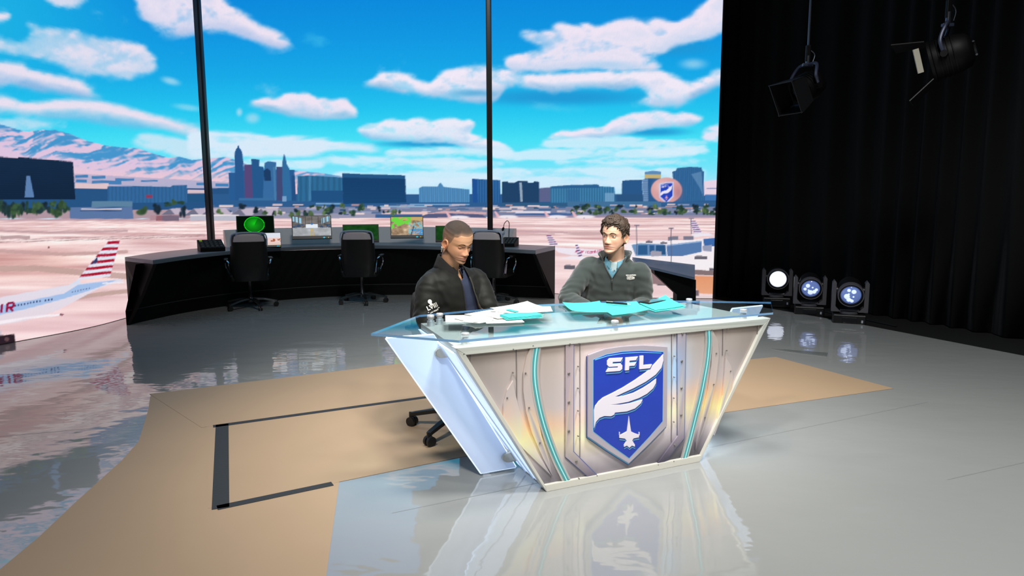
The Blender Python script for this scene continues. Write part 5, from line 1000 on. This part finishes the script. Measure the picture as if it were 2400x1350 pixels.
    if K['kind'] == 'b':
        rd = random.Random(11); lk = MB(); cand = [(j, i) for j in range(0, P.shape[0], 3) for i in range(0, P.shape[1], 2) if up_z[j, i] > .004]
        for j, i in rd.sample(cand, min(300, len(cand))):
            p = P[j, i] + hn[j, i] * max(.004, lift[j, i] - .004); n_ = hn[j, i]; t_ = np.array((rd.uniform(-.9, .9), rd.uniform(-.5, .9), rd.uniform(-1.0, .2))); t_ = t_ - n_ * t_.dot(n_); t_ /= np.linalg.norm(t_); b2 = np.cross(n_, t_); ln = rd.uniform(.018, .030)
            pts = [p + t_ * ln * (s - .5) * 1.3 + n_ * (.0050 * math.sin(s * PI) - .002) + b2 * ln * .42 * math.sin(s * PI * 1.3) + np.array((0, 0, -.004 * s)) for s in np.linspace(0, 1, 6)]
            v, fq = tube([hl(x) for x in pts], [.0015, .0036, .0046, .0044, .0032, .0010], 6); lk.add(v, fq, True)
        reseat(lk.build('curls', mat('curl brown', K['haircol'], .5, var=.35, vscale=60), fix=False), root)
    return root, dict(f=f, r=r_, N=N_, S1=S1, S2=S2, E1=E1, E2=E2, W1=W1, W2=W2, Pv=Pv, H1=H1, H2=H2, K1=K1, K2=K2, A1=A1, A2=A2, up=up, HT=HT)

def garment(J, grow, sleeve, voxel, smooth, hem=.0, puff=1.0, sleeves=True):
    """closed volume of an upper garment around a sitting trunk"""
    f, r_, N_, up, Pv = J['f'], J['r'], J['N'], J['up'], J['Pv']; L = lambda t: Pv * (1 - t) + N_ * t; slope = (J['S1'] - J['S2']); slope = slope / np.linalg.norm(slope); g = grow
    rings = [(L(.0) - up * .02, .175 + g, .135 + g, .13 + g, f), (L(.15), .18 + g, .14 + g, .135 + g, f), (L(.38), .175 + g, .135 + g, .135 + g, f), (L(.60), .182 + g, .13 + g, .14 + g, f), (L(.78), .185 + g, .118 + g, .13 + g, f), (L(.88) , .17 + g, .10 + g, .115 + g, f), (L(.955), .125 + g, .078 + g, .09 + g, f), (L(1.03), .068 + g, .058 + g, .068 + g, f)]
    parts = [torso(rings, slope)]
    if sleeves:
        for S_, E_, W_a in ((J['S1'], J['E1'], J['W1']), (J['S2'], J['E2'], J['W2'])):
            path = curve([S_ * .72 + N_ * .28 - up * .028, S_, (S_ * .5 + E_ * .5) + (S_ - N_) / np.linalg.norm(S_ - N_) * .012, E_, (E_ + W_a) / 2, W_a], 28); parts.append(tube(path, lerp([0, 6, 12, 17, 23, 28], np.array([.050, .066, .066, .064, .055, .040]) * sleeve, np.arange(29)), 18))
    return merged(parts, voxel, smooth)
def wrinkle(V, Fc, J, amp, seed):
    """soft folds: drapes across the trunk, rings at the elbows, pulls from the armpits"""
    n = normals_of(V, Fc); c = V.mean(0); n *= np.sign(((V - c) * n).sum(1).mean()); d = np.zeros(len(V))
    for E_, S_, W_a in ((J['E1'], J['S1'], J['W1']), (J['E2'], J['S2'], J['W2'])):
        e = np.linalg.norm(V - E_, axis=1); ax = (W_a - S_) / np.linalg.norm(W_a - S_); t = (V - E_) @ ax; d += np.exp(-(e / .11) ** 2) * np.sin(t * 165 + noise3(V, .06, seed) * 7) * .8
        u = np.linalg.norm(V - (S_ * .85 + E_ * .15 - J['up'] * .05), axis=1); q = np.arctan2((V - S_) @ J['up'], (V - S_) @ J['f'] + 1e-6); d += np.exp(-(u / .13) ** 2) * np.sin(u * 120 + q * 3 + noise3(V, .05, seed + 2) * 6) * .6
    h = (V - J['Pv']) @ J['up']; d += sstep(.36, .05, h) * np.sin(h * 88 + noise3(V, .10, seed + 4) * 9) * .75; d += (noise3(V, .045, seed + 6) - .5) * 1.5 + (noise3(V, .12, seed + 7) - .5) * 2.0
    return V + n * (d * amp)[:, None]
def local(V, J, o): q = np.asarray(V) - o; return q @ J['r'], q @ J['f'], q @ J['up']
def cloth(name, V, Fc, m, root, thick=.004, label=None):
    o = MB().add(V, Fc, True).build(name, m, fix=False, label=label)
    if thick: s = o.modifiers.new('thickness', 'SOLIDIFY'); s.thickness = thick; s.offset = -1
    return reseat(o, root)
def trousers(J, m, root):
    p = [torso([(J['Pv'] - J['up'] * .055, .165, .15, .12, J['f']), (J['Pv'] + J['up'] * .02, .165, .14, .125, J['f']), (J['Pv'] + J['up'] * .10, .15, .125, .12, J['f'])], J['r'])]
    for H_, K_, A_a in ((J['H1'], J['K1'], J['A1']), (J['H2'], J['K2'], J['A2'])): p.append(tube(curve([H_, (H_ + K_) / 2, K_, (K_ + A_a) / 2, A_a], 22), lerp([0, 8, 12, 22], [.098, .078, .070, .055], np.arange(23)), 16))
    V, Fc = merged(p, .009, 5); cloth('trousers', V, Fc, m, root, 0)
    for A_a in (J['A1'], J['A2']):
        rows = []; c0 = np.array((A_a[0], A_a[1], 0))
        for t, w_, h in ((-.06, .022, .05), (-.045, .036, .075), (0, .042, .085), (.06, .044, .07), (.12, .046, .055), (.17, .042, .045), (.20, .026, .03), (.208, .01, .02)):
            rows.append([tuple(c0 + J['f'] * t + J['r'] * w_ * math.copysign(abs(math.cos(a)) ** .7, math.cos(a)) + J['up'] * max(.001, .5 * h + .5 * h * math.copysign(abs(math.sin(a)) ** .7, math.sin(a)))) for a in np.linspace(0, 2 * PI, 20, endpoint=False)])
        reseat(MB().grid(rows, True, True, True).build('shoe', mat('black shoe', (20, 19, 18), .4)), root)
def collar_strip(pts_in, pts_out, name, m, root, thick=.004, rows=5):
    """a strip between two edges (lists of equal length)"""
    R_ = [[tuple(np.array(a) * (1 - t) + np.array(b) * t) for a, b in zip(pts_in, pts_out)] for t in np.linspace(0, 1, rows)]
    o = MB().grid(R_).build(name, m, fix=False); s = o.modifiers.new('thickness', 'SOLIDIFY'); s.thickness = thick; s.offset = 0; return reseat(o, root)
def flat_text(txt, size):
    cu_ = bpy.data.curves.new('t', 'FONT'); cu_.body = txt; cu_.size = size; cu_.align_x = 'CENTER'; cu_.align_y = 'CENTER'; cu_.resolution_u = 2; cu_.offset = size * .022; o = bpy.data.objects.new('t', cu_); C.objects.link(o)
    me = bpy.data.meshes.new_from_object(o.evaluated_get(bpy.context.evaluated_depsgraph_get())); v = [tuple(p.co[:2]) for p in me.vertices]; fs = [tuple(p.vertices) for p in me.polygons]; bpy.data.objects.remove(o); bpy.data.curves.remove(cu_); bpy.data.meshes.remove(me); return v, fs
from mathutils.bvhtree import BVHTree
def stitch_on(shapes, bvh, o, n, x_, name, m, parent):
    """lay flat shapes on a garment: from o along -n, with axes x_, y_"""
    m_ = MB(); o = np.array(o); n = np.array(n) / np.linalg.norm(n); x_ = np.array(x_) - n * np.dot(x_, n); x_ /= np.linalg.norm(x_); y_ = np.cross(n, x_); y_ = y_ if y_[2] > 0 else -y_
    for v, fs in shapes:
        out = []
        for a, b in v:
            s = o + x_ * a + y_ * b + n * .12; hit = bvh.ray_cast(Vector(s), Vector(-n)); out.append(tuple(np.array(hit[0]) + n * .0022) if hit[0] else tuple(o + x_ * a + y_ * b))
        m_.add(out, fs)
    e = m_.build(name, m, fix=False); e.parent = parent; s = e.modifiers.new('thickness', 'SOLIDIFY'); s.thickness = .0012; s.offset = 1; return e
def rectv(x0, y0, x1, y1): return [(x0, y0), (x1, y0), (x1, y1), (x0, y1)], [(0, 1, 2, 3)]
def V3(*a): return np.array(a, float)
def turn(deg): a = math.radians(deg); return V3(math.sin(a), -math.cos(a), 0), V3(-math.cos(a), -math.sin(a), 0)

# --- the man in the bomber jacket
fA, rA = turn(42)
KA = dict(kind='a', label='person in a black bomber jacket over navy polo looking down at the desk', fwd=fA, lat=rA, neck=(-.375, 4.075, 1.008), s1=(-.485, 3.985, .915), s2=(-.225, 4.165, .93), e1=(-.505, 3.93, .70), e2=(-.135, 4.08, .70), w1=(-.31, 3.80, .655), w2=(-.17, 3.86, .655), h1=(.7, -.25, -.25), h2=(-.2, -.75, -.25),
          pelvis=(-.345, 4.16, .56), head=(-.318, 3.985, 1.175), headrot=(44, 24, -4), k1=(-.20, 3.79, .53), k2=(-.02, 3.90, .53), a1=(-.24, 3.86, .10), a2=(-.06, 3.97, .10), skin=(196, 146, 112), iris=(40, 26, 20), gaze=(.0, -.45), lid=-14, lid2=-34, haircol=(52, 39, 30), hs=.004, hl=.0035, hf=.016, hn=.3, hb=900, fade=.03, fz=.3, hscale=1.02,
          hairline=([0, 35, 50, 62, 74, 84, 96, 106, 118, 140, 180], [.060, .064, .050, .046, .004, -.012, .004, .016, -.02, -.05, -.055]))
pA, JA = person(KA)
NYL = mat('black nylon', (23, 24, 22), .6, sheen=.05, spec=.18, bump=.06, bscale=90); RIB = mat('black rib knit', (26, 26, 26), .9, bump=.5, bscale=260); NAVYC = mat('navy pique', (32, 42, 66), .85, bump=.25, bscale=320); DTR = mat('dark trousers', (30, 32, 38), .9)
V, Fc = garment(JA, -.008, .90, .008, 8, sleeves=False); V = wrinkle(V, Fc, JA, .0016, 40); x_, y_, z_ = local(V, JA, JA['N']); gone = (z_ > .004) | ((y_ > 0) & (np.abs(x_ + .016) < np.interp(z_, [-.085, -.055, 0], [0, .022, .04]))); V = V - JA['up'] * np.maximum(z_ - .004, 0)[:, None]; cloth('polo_shirt', V, [q for q in Fc if not all(gone[i] for i in q)], NAVYC, pA, .003)
V, Fc = garment(JA, .012, 1.10, .0072, 9); V = wrinkle(V, Fc, JA, .0052, 21); bvA = BVHTree.FromPolygons([tuple(p) for p in V], Fc)
x_, y_, z_ = local(V, JA, JA['N']); top = z_ + .02
cen = np.interp(z_, [-.34, -.2, -.05, .05], [-.100, -.066, -.030, -.018]); half = np.interp(z_, [-.42, -.30, -.12, -.02, .04], [.062, .054, .036, .036, .045])
cut = (y_ > 0.0) & (np.abs(x_ - cen) < half); nk = z_ > .022
Fj = [q for q in Fc if not all(cut[i] for i in q) and not all(nk[i] for i in q)]; V = V + JA['r'] * np.where(cut, cen + np.where(x_ > cen, 1, -1) * half - x_, 0)[:, None]; V = V - JA['up'] * np.where(nk, z_ - .022, 0)[:, None]
jk = cloth('bomber_jacket', V, Fj, NYL, pA, .005)
def ring_pt(J, a, rad, h, fy=1.0, off=(0, 0)): return J['N'] + J['r'] * (math.sin(a) * rad + off[0]) + J['f'] * (math.cos(a) * rad * fy + off[1]) + J['up'] * h
aa = np.radians(np.linspace(5, 312, 44))
collar_strip([ring_pt(JA, a, .089, .004 - .062 * max(0, math.cos(a)) , 1.05, (0, -.004)) for a in aa], [ring_pt(JA, a, .071, .082 - .098 * max(0, math.cos(a + .25) * .6 + .4) ** 1.5, 1.08, (0, .016)) for a in aa], 'rib_collar', RIB, pA, .007)
for sgn in (-1, 1):      # polo collar points
    a0 = np.radians(np.linspace(20, 120, 16)) * sgn - .22
    collar_strip([ring_pt(JA, a, .067, .012 - .03 * max(0, math.cos(a)), 1.0, (0, -.006)) for a in a0], [ring_pt(JA, a, .082, -.016 - .056 * max(0, math.cos(a)) ** 2, 1.12, (0, .0)) for a in a0], 'polo_collar', NAVYC, pA, .003)
ZIP = mat('zip metal', (120, 116, 108), .35, metal=.8)
for sgn in (-1, 1):      # zip tape down each edge of the opening
    pts = []
    for zz in np.linspace(-.05, -.36, 22):
        c_ = np.interp(zz, [-.34, -.2, -.05, .05], [-.100, -.066, -.030, -.018]) + sgn * (np.interp(zz, [-.42, -.30, -.12, -.02, .04], [.062, .054, .036, .036, .045]) + .001); o_ = JA['N'] + JA['r'] * c_ + JA['up'] * zz + JA['f'] * .4; h_ = bvA.ray_cast(Vector(o_), Vector(-JA['f']))
        if h_[0]: pts.append(tuple(np.array(h_[0]) + JA['f'] * .001))
    if len(pts) > 3: reseat(MB().tube(pts, .0042, 6).build('zip', ZIP if sgn < 0 else RIB), pA)
for b in (-.075, -.105, -.135):
    h_ = BVHTree.FromPolygons([tuple(p) for p in V], Fc).ray_cast(Vector(JA['N'] + JA['f'] * .4 + JA['up'] * b), Vector(-JA['f'])); q = np.array(h_[0]) - JA['f'] * .020
    reseat(MB().lathe([(.005, 0), (.005, .002), (0, .0025)], tuple(q), tuple(JA['f']), 10).build('button', mat('navy button', (20, 24, 40), .3)), pA)
lm = JA['N'] + JA['r'] * -.098 + JA['up'] * -.135; h_ = bvA.ray_cast(Vector(lm + JA['f'] * .4), Vector(-JA['f'])); q = np.array(h_[0])
reseat(MB().tube([tuple(q + JA['f'] * .004 + JA['up'] * .012), tuple(q + JA['f'] * .008 - JA['up'] * .012)], [.005, .004], 8).build('lapel_microphone', mat('mic black', (8, 8, 8), .5)), pA)
ep = KA and JA['HT'](np.array((.078, -.018, -.036))); reseat(MB().tube([tuple(JA['HT'](np.array((.082, -.022, -.040)))), tuple(JA['HT'](np.array((.070, -.036, -.062)))), tuple(JA['HT'](np.array((.058, -.05, -.09))))], [.006, .005, .002], 8).build('earpiece', mat('clear plastic', (226, 226, 222), .25)), pA)
# sleeve emblem: ball-topped trophy over roman numerals and a line of small letters
sm = at_y(1013, 719, 3.90); lv = V3(*(np.array([0, 0, EYE]) - sm)); ax = V3(.90, -.10, .42)
ball = ([(.0115 * math.cos(t), .033 + .0125 * math.sin(t)) for t in np.linspace(0, 2 * PI, 16, endpoint=False)], [tuple(range(16))]); tv, tf_ = flat_text('LVIII', .036); t2, t2f = flat_text('LAS VEGAS', .0105)
WT = mat('white stitching', (226, 224, 218), .8)
stitch_on([ball, rectv(-.007, .012, .007, .026), rectv(-.012, .010, .012, .0145), ([(a, b + .0) for a, b in tv], tf_), rectv(-.036, -.0225, .036, -.019), ([(a, b - .0285) for a, b in t2], t2f)], bvA, sm, lv, ax, 'sleeve_emblem', WT, jk)
trousers(JA, DTR, pA)

# --- the man in the fleece
fB, rB = turn(-19)
KB = dict(kind='b', label='person with wavy brown hair in a grey-green zip-neck fleece, turned to look aside', fwd=fB, lat=rB, neck=(.715, 4.68, 1.008), s1=(.54, 4.735, .95), s2=(.872, 4.62, .92), e1=(.385, 4.62, .735), e2=(.895, 4.63, .71), w1=(.55, 4.36, .665), w2=(.83, 4.38, .665), h1=(.5, -.6, -.2), h2=(-.4, -.65, -.2),
          pelvis=(.675, 4.80, .56), head=(.695, 4.625, 1.168), headrot=(-36, 1, 3), k1=(.58, 4.36, .53), k2=(.80, 4.38, .53), a1=(.57, 4.44, .10), a2=(.81, 4.46, .10), skin=(224, 176, 148), iris=(70, 84, 92), gaze=(.05, .0), lid=16, lid2=-13, haircol=(62, 47, 36), hs=.02, hl=.014, hf=.03, hn=.9, hb=160, fade=.004, fz=1, htop=.7, hscale=1.04,
          hairline=([0, 28, 45, 58, 70, 80, 92, 108, 125, 145, 180], [.060, .066, .056, .048, .010, -.012, .022, .004, -.05, -.085, -.09]))
pB, JB = person(KB)
FLEECE = mat('grey-green fleece', (48, 57, 55), .95, sheen=.35, bump=.12, bscale=420); SHIRT = mat('pale blue cotton', (88, 138, 158), .8, bump=.12, bscale=300); TEE = mat('grey undershirt', (150, 168, 172), .9)
V, Fc = garment(JB, -.010, .9, .008, 8, sleeves=False); x_, y_, z_ = local(V, JB, JB['N']); gone = (z_ > -.022) | ((y_ > 0) & (np.abs(x_) < np.interp(z_, [-.105, -.08, -.03], [0, .012, .05]))); cloth('shirt', V, [q for q in Fc if not all(gone[i] for i in q)], SHIRT, pB, .003); bvs = BVHTree.FromPolygons([tuple(p) for p in V], Fc)
V, Fc = garment(JB, .014, 1.06, .0072, 9); V = wrinkle(V, Fc, JB, .0048, 33); bvB = BVHTree.FromPolygons([tuple(p) for p in V], Fc)
x_, y_, z_ = local(V, JB, JB['N']); half = np.interp(z_, [-.135, -.12, -.02, .03], [0, .008, .066, .08]); cut = (y_ > 0) & (np.abs(x_ - .004) < half) & (z_ > -.135); nk = z_ > .02
V = V + JB['r'] * np.where(cut, .004 + np.where(x_ > .004, 1, -1) * half - x_, 0)[:, None] - JB['up'] * np.where(nk, z_ - .02, 0)[:, None]
fo = cloth('fleece_pullover', V, [q for q in Fc if not all(cut[i] for i in q) and not all(nk[i] for i in q)], FLEECE, pB, .006)
aa = np.radians(np.linspace(46, 314, 40))
collar_strip([ring_pt(JB, a, .088, -.010 - .040 * max(0, math.cos(a)), 1.05, (0, -.006)) for a in aa], [ring_pt(JB, a, .100 + .055 * max(0, math.cos(a)), .052 - .028 * max(0, math.cos(a)), 1.05, (0, -.006)) for a in aa], 'stand_collar', FLEECE, pB, .008)
for sgn in (-1, 1):
    a0 = np.radians(np.linspace(19, 120, 16)) * sgn
    collar_strip([ring_pt(JB, a, .066, .020 - .040 * max(0, math.cos(a)), 1.0, (0, -.004)) for a in a0], [ring_pt(JB, a, .080, -.006 - .064 * max(0, math.cos(a)) ** 2, 1.16, (0, .0)) for a in a0], 'shirt_collar', SHIRT, pB, .003)
    pts = []
    for zz in np.linspace(-.03, -.134, 14):
        o_ = JB['N'] + JB['r'] * (.004 + sgn * np.interp(zz, [-.135, -.12, -.02, .03], [0, .008, .066, .08])) + JB['up'] * zz + JB['f'] * .4; h_ = bvB.ray_cast(Vector(o_), Vector(-JB['f']))
        if h_[0]: pts.append(tuple(np.array(h_[0]) + JB['f'] * .001))
    if len(pts) > 3: reseat(MB().tube(pts, .0038, 6).build('zip', mat('zip dark', (40, 42, 44), .5)), pB)
pts = []
for zz in np.linspace(-.132, -.205, 10):
    h_ = bvB.ray_cast(Vector(JB['N'] + JB['r'] * .004 + JB['up'] * zz + JB['f'] * .4), Vector(-JB['f'])); pts.append(tuple(np.array(h_[0]) + JB['f'] * .001))
reseat(MB().tube(pts, .0036, 6).build('zip', mat('zip dark', (40, 42, 44), .5)), pB)
reseat(MB().tube([pts[0], tuple(np.array(pts[1]) + JB['f'] * .006), tuple(np.array(pts[3]) + JB['f'] * .008)], [.003, .004, .003], 6).build('zip_pull', mat('zip dark', (40, 42, 44), .5)), pB)
aa = np.radians(np.linspace(-60, 60, 14)); collar_strip([ring_pt(JB, a, .060, .012 - .03 * math.cos(a), 1.0, (0, 0)) for a in aa], [ring_pt(JB, a, .072, -.024 - .07 * math.cos(a), 1.10, (0, 0)) for a in aa], 'undershirt', TEE, pB, .003)
for b in (-.075, -.11):
    h_ = bvs.ray_cast(Vector(JB['N'] + JB['f'] * .4 + JB['up'] * b - JB['r'] * .006), Vector(-JB['f']))
    if h_[0]: reseat(MB().lathe([(.005, 0), (.005, .002), (0, .0025)], tuple(h_[0]), tuple(JB['f']), 10).build('button', mat('shirt button', (80, 110, 130), .3)), pB)
lg = JB['N'] - JB['r'] * .098 - JB['up'] * .115; S_ = []
for i, (t, dx) in enumerate((('MOUNTAIN', 0), ('HARD', -.007), ('WEAR', -.007))): v, fs = flat_text(t, .0155 if i else .0125); S_.append(([(a + dx, b + .012 - .0125 * i) for a, b in v], fs))
S_.append(([(.0175 + .0095 * math.cos(t), -.007 + .0095 * math.sin(t)) for t in np.linspace(0, 2 * PI, 6, endpoint=False)], [tuple(range(6))]))
stitch_on(S_, bvB, lg, JB['f'] - JB['r'] * .25, -JB['r'], 'chest_emblem', WT, fo)
trousers(JB, DTR, pB)

task_chair((-.307, 4.086, 0), math.pi + math.radians(38), 'black task chair under the man in the bomber jacket, casters in view', 0)
ch_ = [o for o in bpy.data.objects if o.name.startswith('task_chair')][0]
spin = math.atan2(4.164 - 4.086, -.644 + .307) - (math.pi + math.radians(38))
for o in ch_.children:
    if o.name.startswith(('base_leg', 'caster')): o.rotation_euler = (0, 0, spin)
task_chair((.68, 4.78, 0), math.pi - math.radians(15), 'black task chair under the man in the grey-green fleece', .3)
# ------------------------------------------------------------------ moving-head lights on the floor by the drape
LB = mat('lamp housing black', (16, 16, 18), .45); LG = mat('lamp yoke dark grey', (84, 84, 90), .4)
LENS = mat('lens glass', (120, 140, 190), .08, coat=1, emit=(120, 150, 235), es=.34)  # bluish gleam of the unlit lenses is put in as emission
def moving_head(px, pyb, y, sc_, yaw, tilt, lit, label):
    p = at_y(px, pyb, y); r = thing('moving_head_light', (p[0], p[1], -.04), label, 'stage light', 'moving head lights standing beside the drape'); r.rotation_euler = (0, 0, yaw); r.scale = (sc_,) * 3
    MB().box((0, 0, .075), (.34, .30, .13), bev=.012).build('base', LB, r)
    MB().box((0, -.152, .08), (.15, .006, .06), bev=.002).build('display_panel', mat('panel dark', (26, 28, 32), .2), r); MB().box((.13, -.153, .07), (.018, .006, .03)).build('power_socket', mat('socket pale', (170, 176, 190), .4), r)
    MB().lathe([(0, .14), (.10, .14), (.10, .165), (0, .165)], (0, 0, 0), n=28).build('turntable', LG, r)
    for s in (-1, 1): MB().prism([(.19, .16), (.19, .49), (.17, .52), (.145, .49), (.145, .22), (.09, .165), (.09, .16)], lambda a, b, t: (s * a, t, b), -.07, .07).build('yoke_arm', LG, r, bevel=.008)
    MB().box((0, 0, .18), (.20, .14, .03), bev=.006).build('yoke_bridge', LG, r)
    R = Matrix.Rotation(tilt, 3, 'X'); c = Vector((0, 0, .40)); d = R @ Vector((0, -1, 0))
    MB().lathe([(0, -.19), (.07, -.19), (.12, -.15), (.128, -.05), (.128, .12), (.122, .17), (.108, .175), (.104, .15), (0, .15)], c, d, 30).build('head', LB, r)
    MB().lathe([(.124, .10), (.136, .10), (.136, .178), (.124, .178)], c, d, 30).build('front_ring', LG, r)
    l_ = MB().lathe([(.107, .152), (.095, .168), (.06, .180), (.02, .185), (0, .185)], c, d, 30).build('lens', mat('lamp disc lit', (255, 255, 255), .3, emit=(225, 232, 255), es=1.15) if lit else LENS, r)
    if not lit:
        for k in range(7): a = 2.4 * k + px; e = .028 + .012 * ((k * 3) % 4); q = .012 + .007 * ((k * 5) % 4); u = R @ Vector((math.cos(a) * e, 0, math.sin(a) * e)); MB().lathe([(0, .179), (q, .180), (q * .7, .189), (0, .192)], c + u, d, 12).build('painted_glint', mat('lens glint', (200, 215, 255), .05, coat=1, emit=(200, 215, 255), es=1.1 if k in (0, 2, 3) else .25), r)  # glowing bumps stand in for glints on the unlit lens
    for s in (-1, 1): MB().cyl((s * .128, 0, .40), (s * .15, 0, .40), .05, 20).build('tilt_bearing', LB, r)
    return r
moving_head(1818, 722, 9.1, 1.0, -.30, .05, True, 'lit moving head light with a blazing white lens, first from the video wall')
moving_head(1895, 738, 8.35, 0.98, -.36, .18, False, 'unlit moving head light with a bluish lens between the two other moving heads')
moving_head(1988, 757, 7.75, 1.0, -.40, .2, False, 'unlit moving head light with a sparkling lens farthest from the video wall')
BLK = mat('cable black', (14, 14, 14), .6)
tag(MB().tube(curve([(3.84, 9.15, -.03), (3.98, 8.9, -.03), (4.04, 8.5, -.03), (4.2, 8.1, -.03), (4.35, 7.6, -.03)], 30), .010, 8).build('power_cable', BLK), 'black power cable trailing between the moving head lights', 'cable')

# ------------------------------------------------------------------ hanging fresnel lamps with barn doors
FH = mat('fresnel black enamel', (7, 7, 8), .55, spec=.25); FS = mat('fresnel steel', (120, 124, 132), .3, metal=.9); FBL = mat('yoke blue-grey', (62, 68, 88), .4, metal=.3)
def fresnel(top, head, aim, size, label, flaps, drop):
    t = Vector(top); h = Vector(head); r = thing('fresnel_lamp', tuple(t), label, 'studio lamp', 'fresnel lamps hung before the drape'); a = Vector(aim).normalized(); side = a.cross(Vector((0, 0, 1))).normalized(); up_ = side.cross(a); s = size
    B = lambda x, y, z: tuple(h + side * x * s + a * y * s + up_ * z * s)
    reseat(MB().cyl(t, tuple(h + Vector((0, 0, s * 2.35))), .012, 10).build('drop_rod', FS), r)
    reseat(MB().box(tuple(h + Vector((0, 0, s * 2.25))), (.05, .035, .16), bev=.01).build('hook_clamp', FH), r); reseat(MB().cyl(tuple(h + Vector((0, 0, s * 1.55))), tuple(h + Vector((0, 0, s * 2.1))), .022, 12).build('spigot', FS), r)
    reseat(MB().tube(curve([tuple(h + Vector((.02, 0, s * 2.5))), tuple(h + Vector((.07, .01, s * 2.2))), tuple(h + Vector((.05, 0, s * 1.7)))], 14), .004, 6).build('safety_cable', FS), r)
    tp = h + Vector((0, 0, s * 1.5)); yk = [B(-1.12, 0, 0), B(-1.14, 0, .7), tuple(tp - side * s * .8 - Vector((0, 0, .05 * s))), tuple(tp), tuple(tp + side * s * .8 - Vector((0, 0, .05 * s))), B(1.14, 0, .7), B(1.12, 0, 0)]
    reseat(MB().tube(curve(yk, 40), .016, 8).build('yoke', FBL), r); reseat(MB().box(tuple(tp), (.10, .04, .03), bev=.006).build('yoke_bracket', FBL), r)
    prof = [(0, -1.15), (.55, -1.15), (.8, -.95), (.92, -.5), (.92, .45), (1.0, .5), (1.0, .62), (.86, .62), (.84, .5), (0, .5)]
    reseat(MB().lathe([(p * s, q * s) for p, q in prof], h, a, 28).build('housing', FH), r); reseat(MB().lathe([(.84 * s, .5 * s), (.6 * s, .6 * s), (.25 * s, .66 * s), (0, .67 * s)], h, a, 28).build('lens', mat('fresnel lens dark', (20, 21, 24), .25)), r)
    for k in range(4): reseat(MB().lathe([((.93) * s, (-.42 + k * .2) * s), (.98 * s, (-.42 + k * .2) * s), (.98 * s, (-.37 + k * .2) * s), (.93 * s, (-.37 + k * .2) * s)], h, a, 28).build('cooling_fin', FH), r)
    for s2 in (-1, 1): reseat(MB().cyl(B(s2 * .92, 0, 0), B(s2 * 1.25, 0, 0), .03, 12).build('tilt_knob', FH), r)
    reseat(MB().tube([B(.0 + .35 * math.cos(q), -1.22, .35 * math.sin(q)) for q in np.linspace(-1.2, 1.2, 12)], .01, 6).build('rear_handle', FS), r)
    for dx, dz, op in flaps:                                # barn-door leaves: hinge side and opening angle
        o = up_ * dz + side * dx; tn = side if dz else up_; w0, w1, ln = .82, 1.15, 1.35; e = (a * math.cos(op) + o * math.sin(op)); b = h + a * s * .64 + o * s * .92
        V = [b - tn * s * w0, b + tn * s * w0, b + e * s * ln + tn * s * w1, b + e * s * ln - tn * s * w1]; nn = tn.cross(e) * .004
        reseat(MB().add([tuple(v + nn) for v in V] + [tuple(v - nn) for v in V], [(0, 1, 2, 3), (7, 6, 5, 4)] + [(i, (i + 1) % 4, 4 + (i + 1) % 4, 4 + i) for i in range(4)]).build('barn_door', mat('barn door dark', (16, 17, 20), .5)), r)
    return r
h1 = at_y(1890, 205, 7.0); t1 = at_y(1896, -60, 7.0); fresnel((h1[0], h1[1], 8.0), h1, (-.80, -.30, -.42), .145, 'small black fresnel lamp with barn doors on a thin rod, nearer the video wall', [(0, 1, .15), (0, -1, .12), (1, 0, .1), (-1, 0, .1)], 1)
h2 = at_y(2215, 135, 6.3); t2 = at_y(2200, -40, 6.3); fr2 = fresnel((h2[0], h2[1], 8.0), h2, (-.80, .55, -.28), .185, 'large black fresnel lamp with an open barn door above and below, over the dark drape', [(0, 1, .25), (0, -1, .55)], 1)
q = at_y(2152, 143, 6.18); reseat(MB().box(tuple(q), (.05, .01, .21), Matrix.Rotation(-.30, 3, 'Y')).build('paper_label', mat('lamp label pale', (190, 186, 170), .7)), fr2)
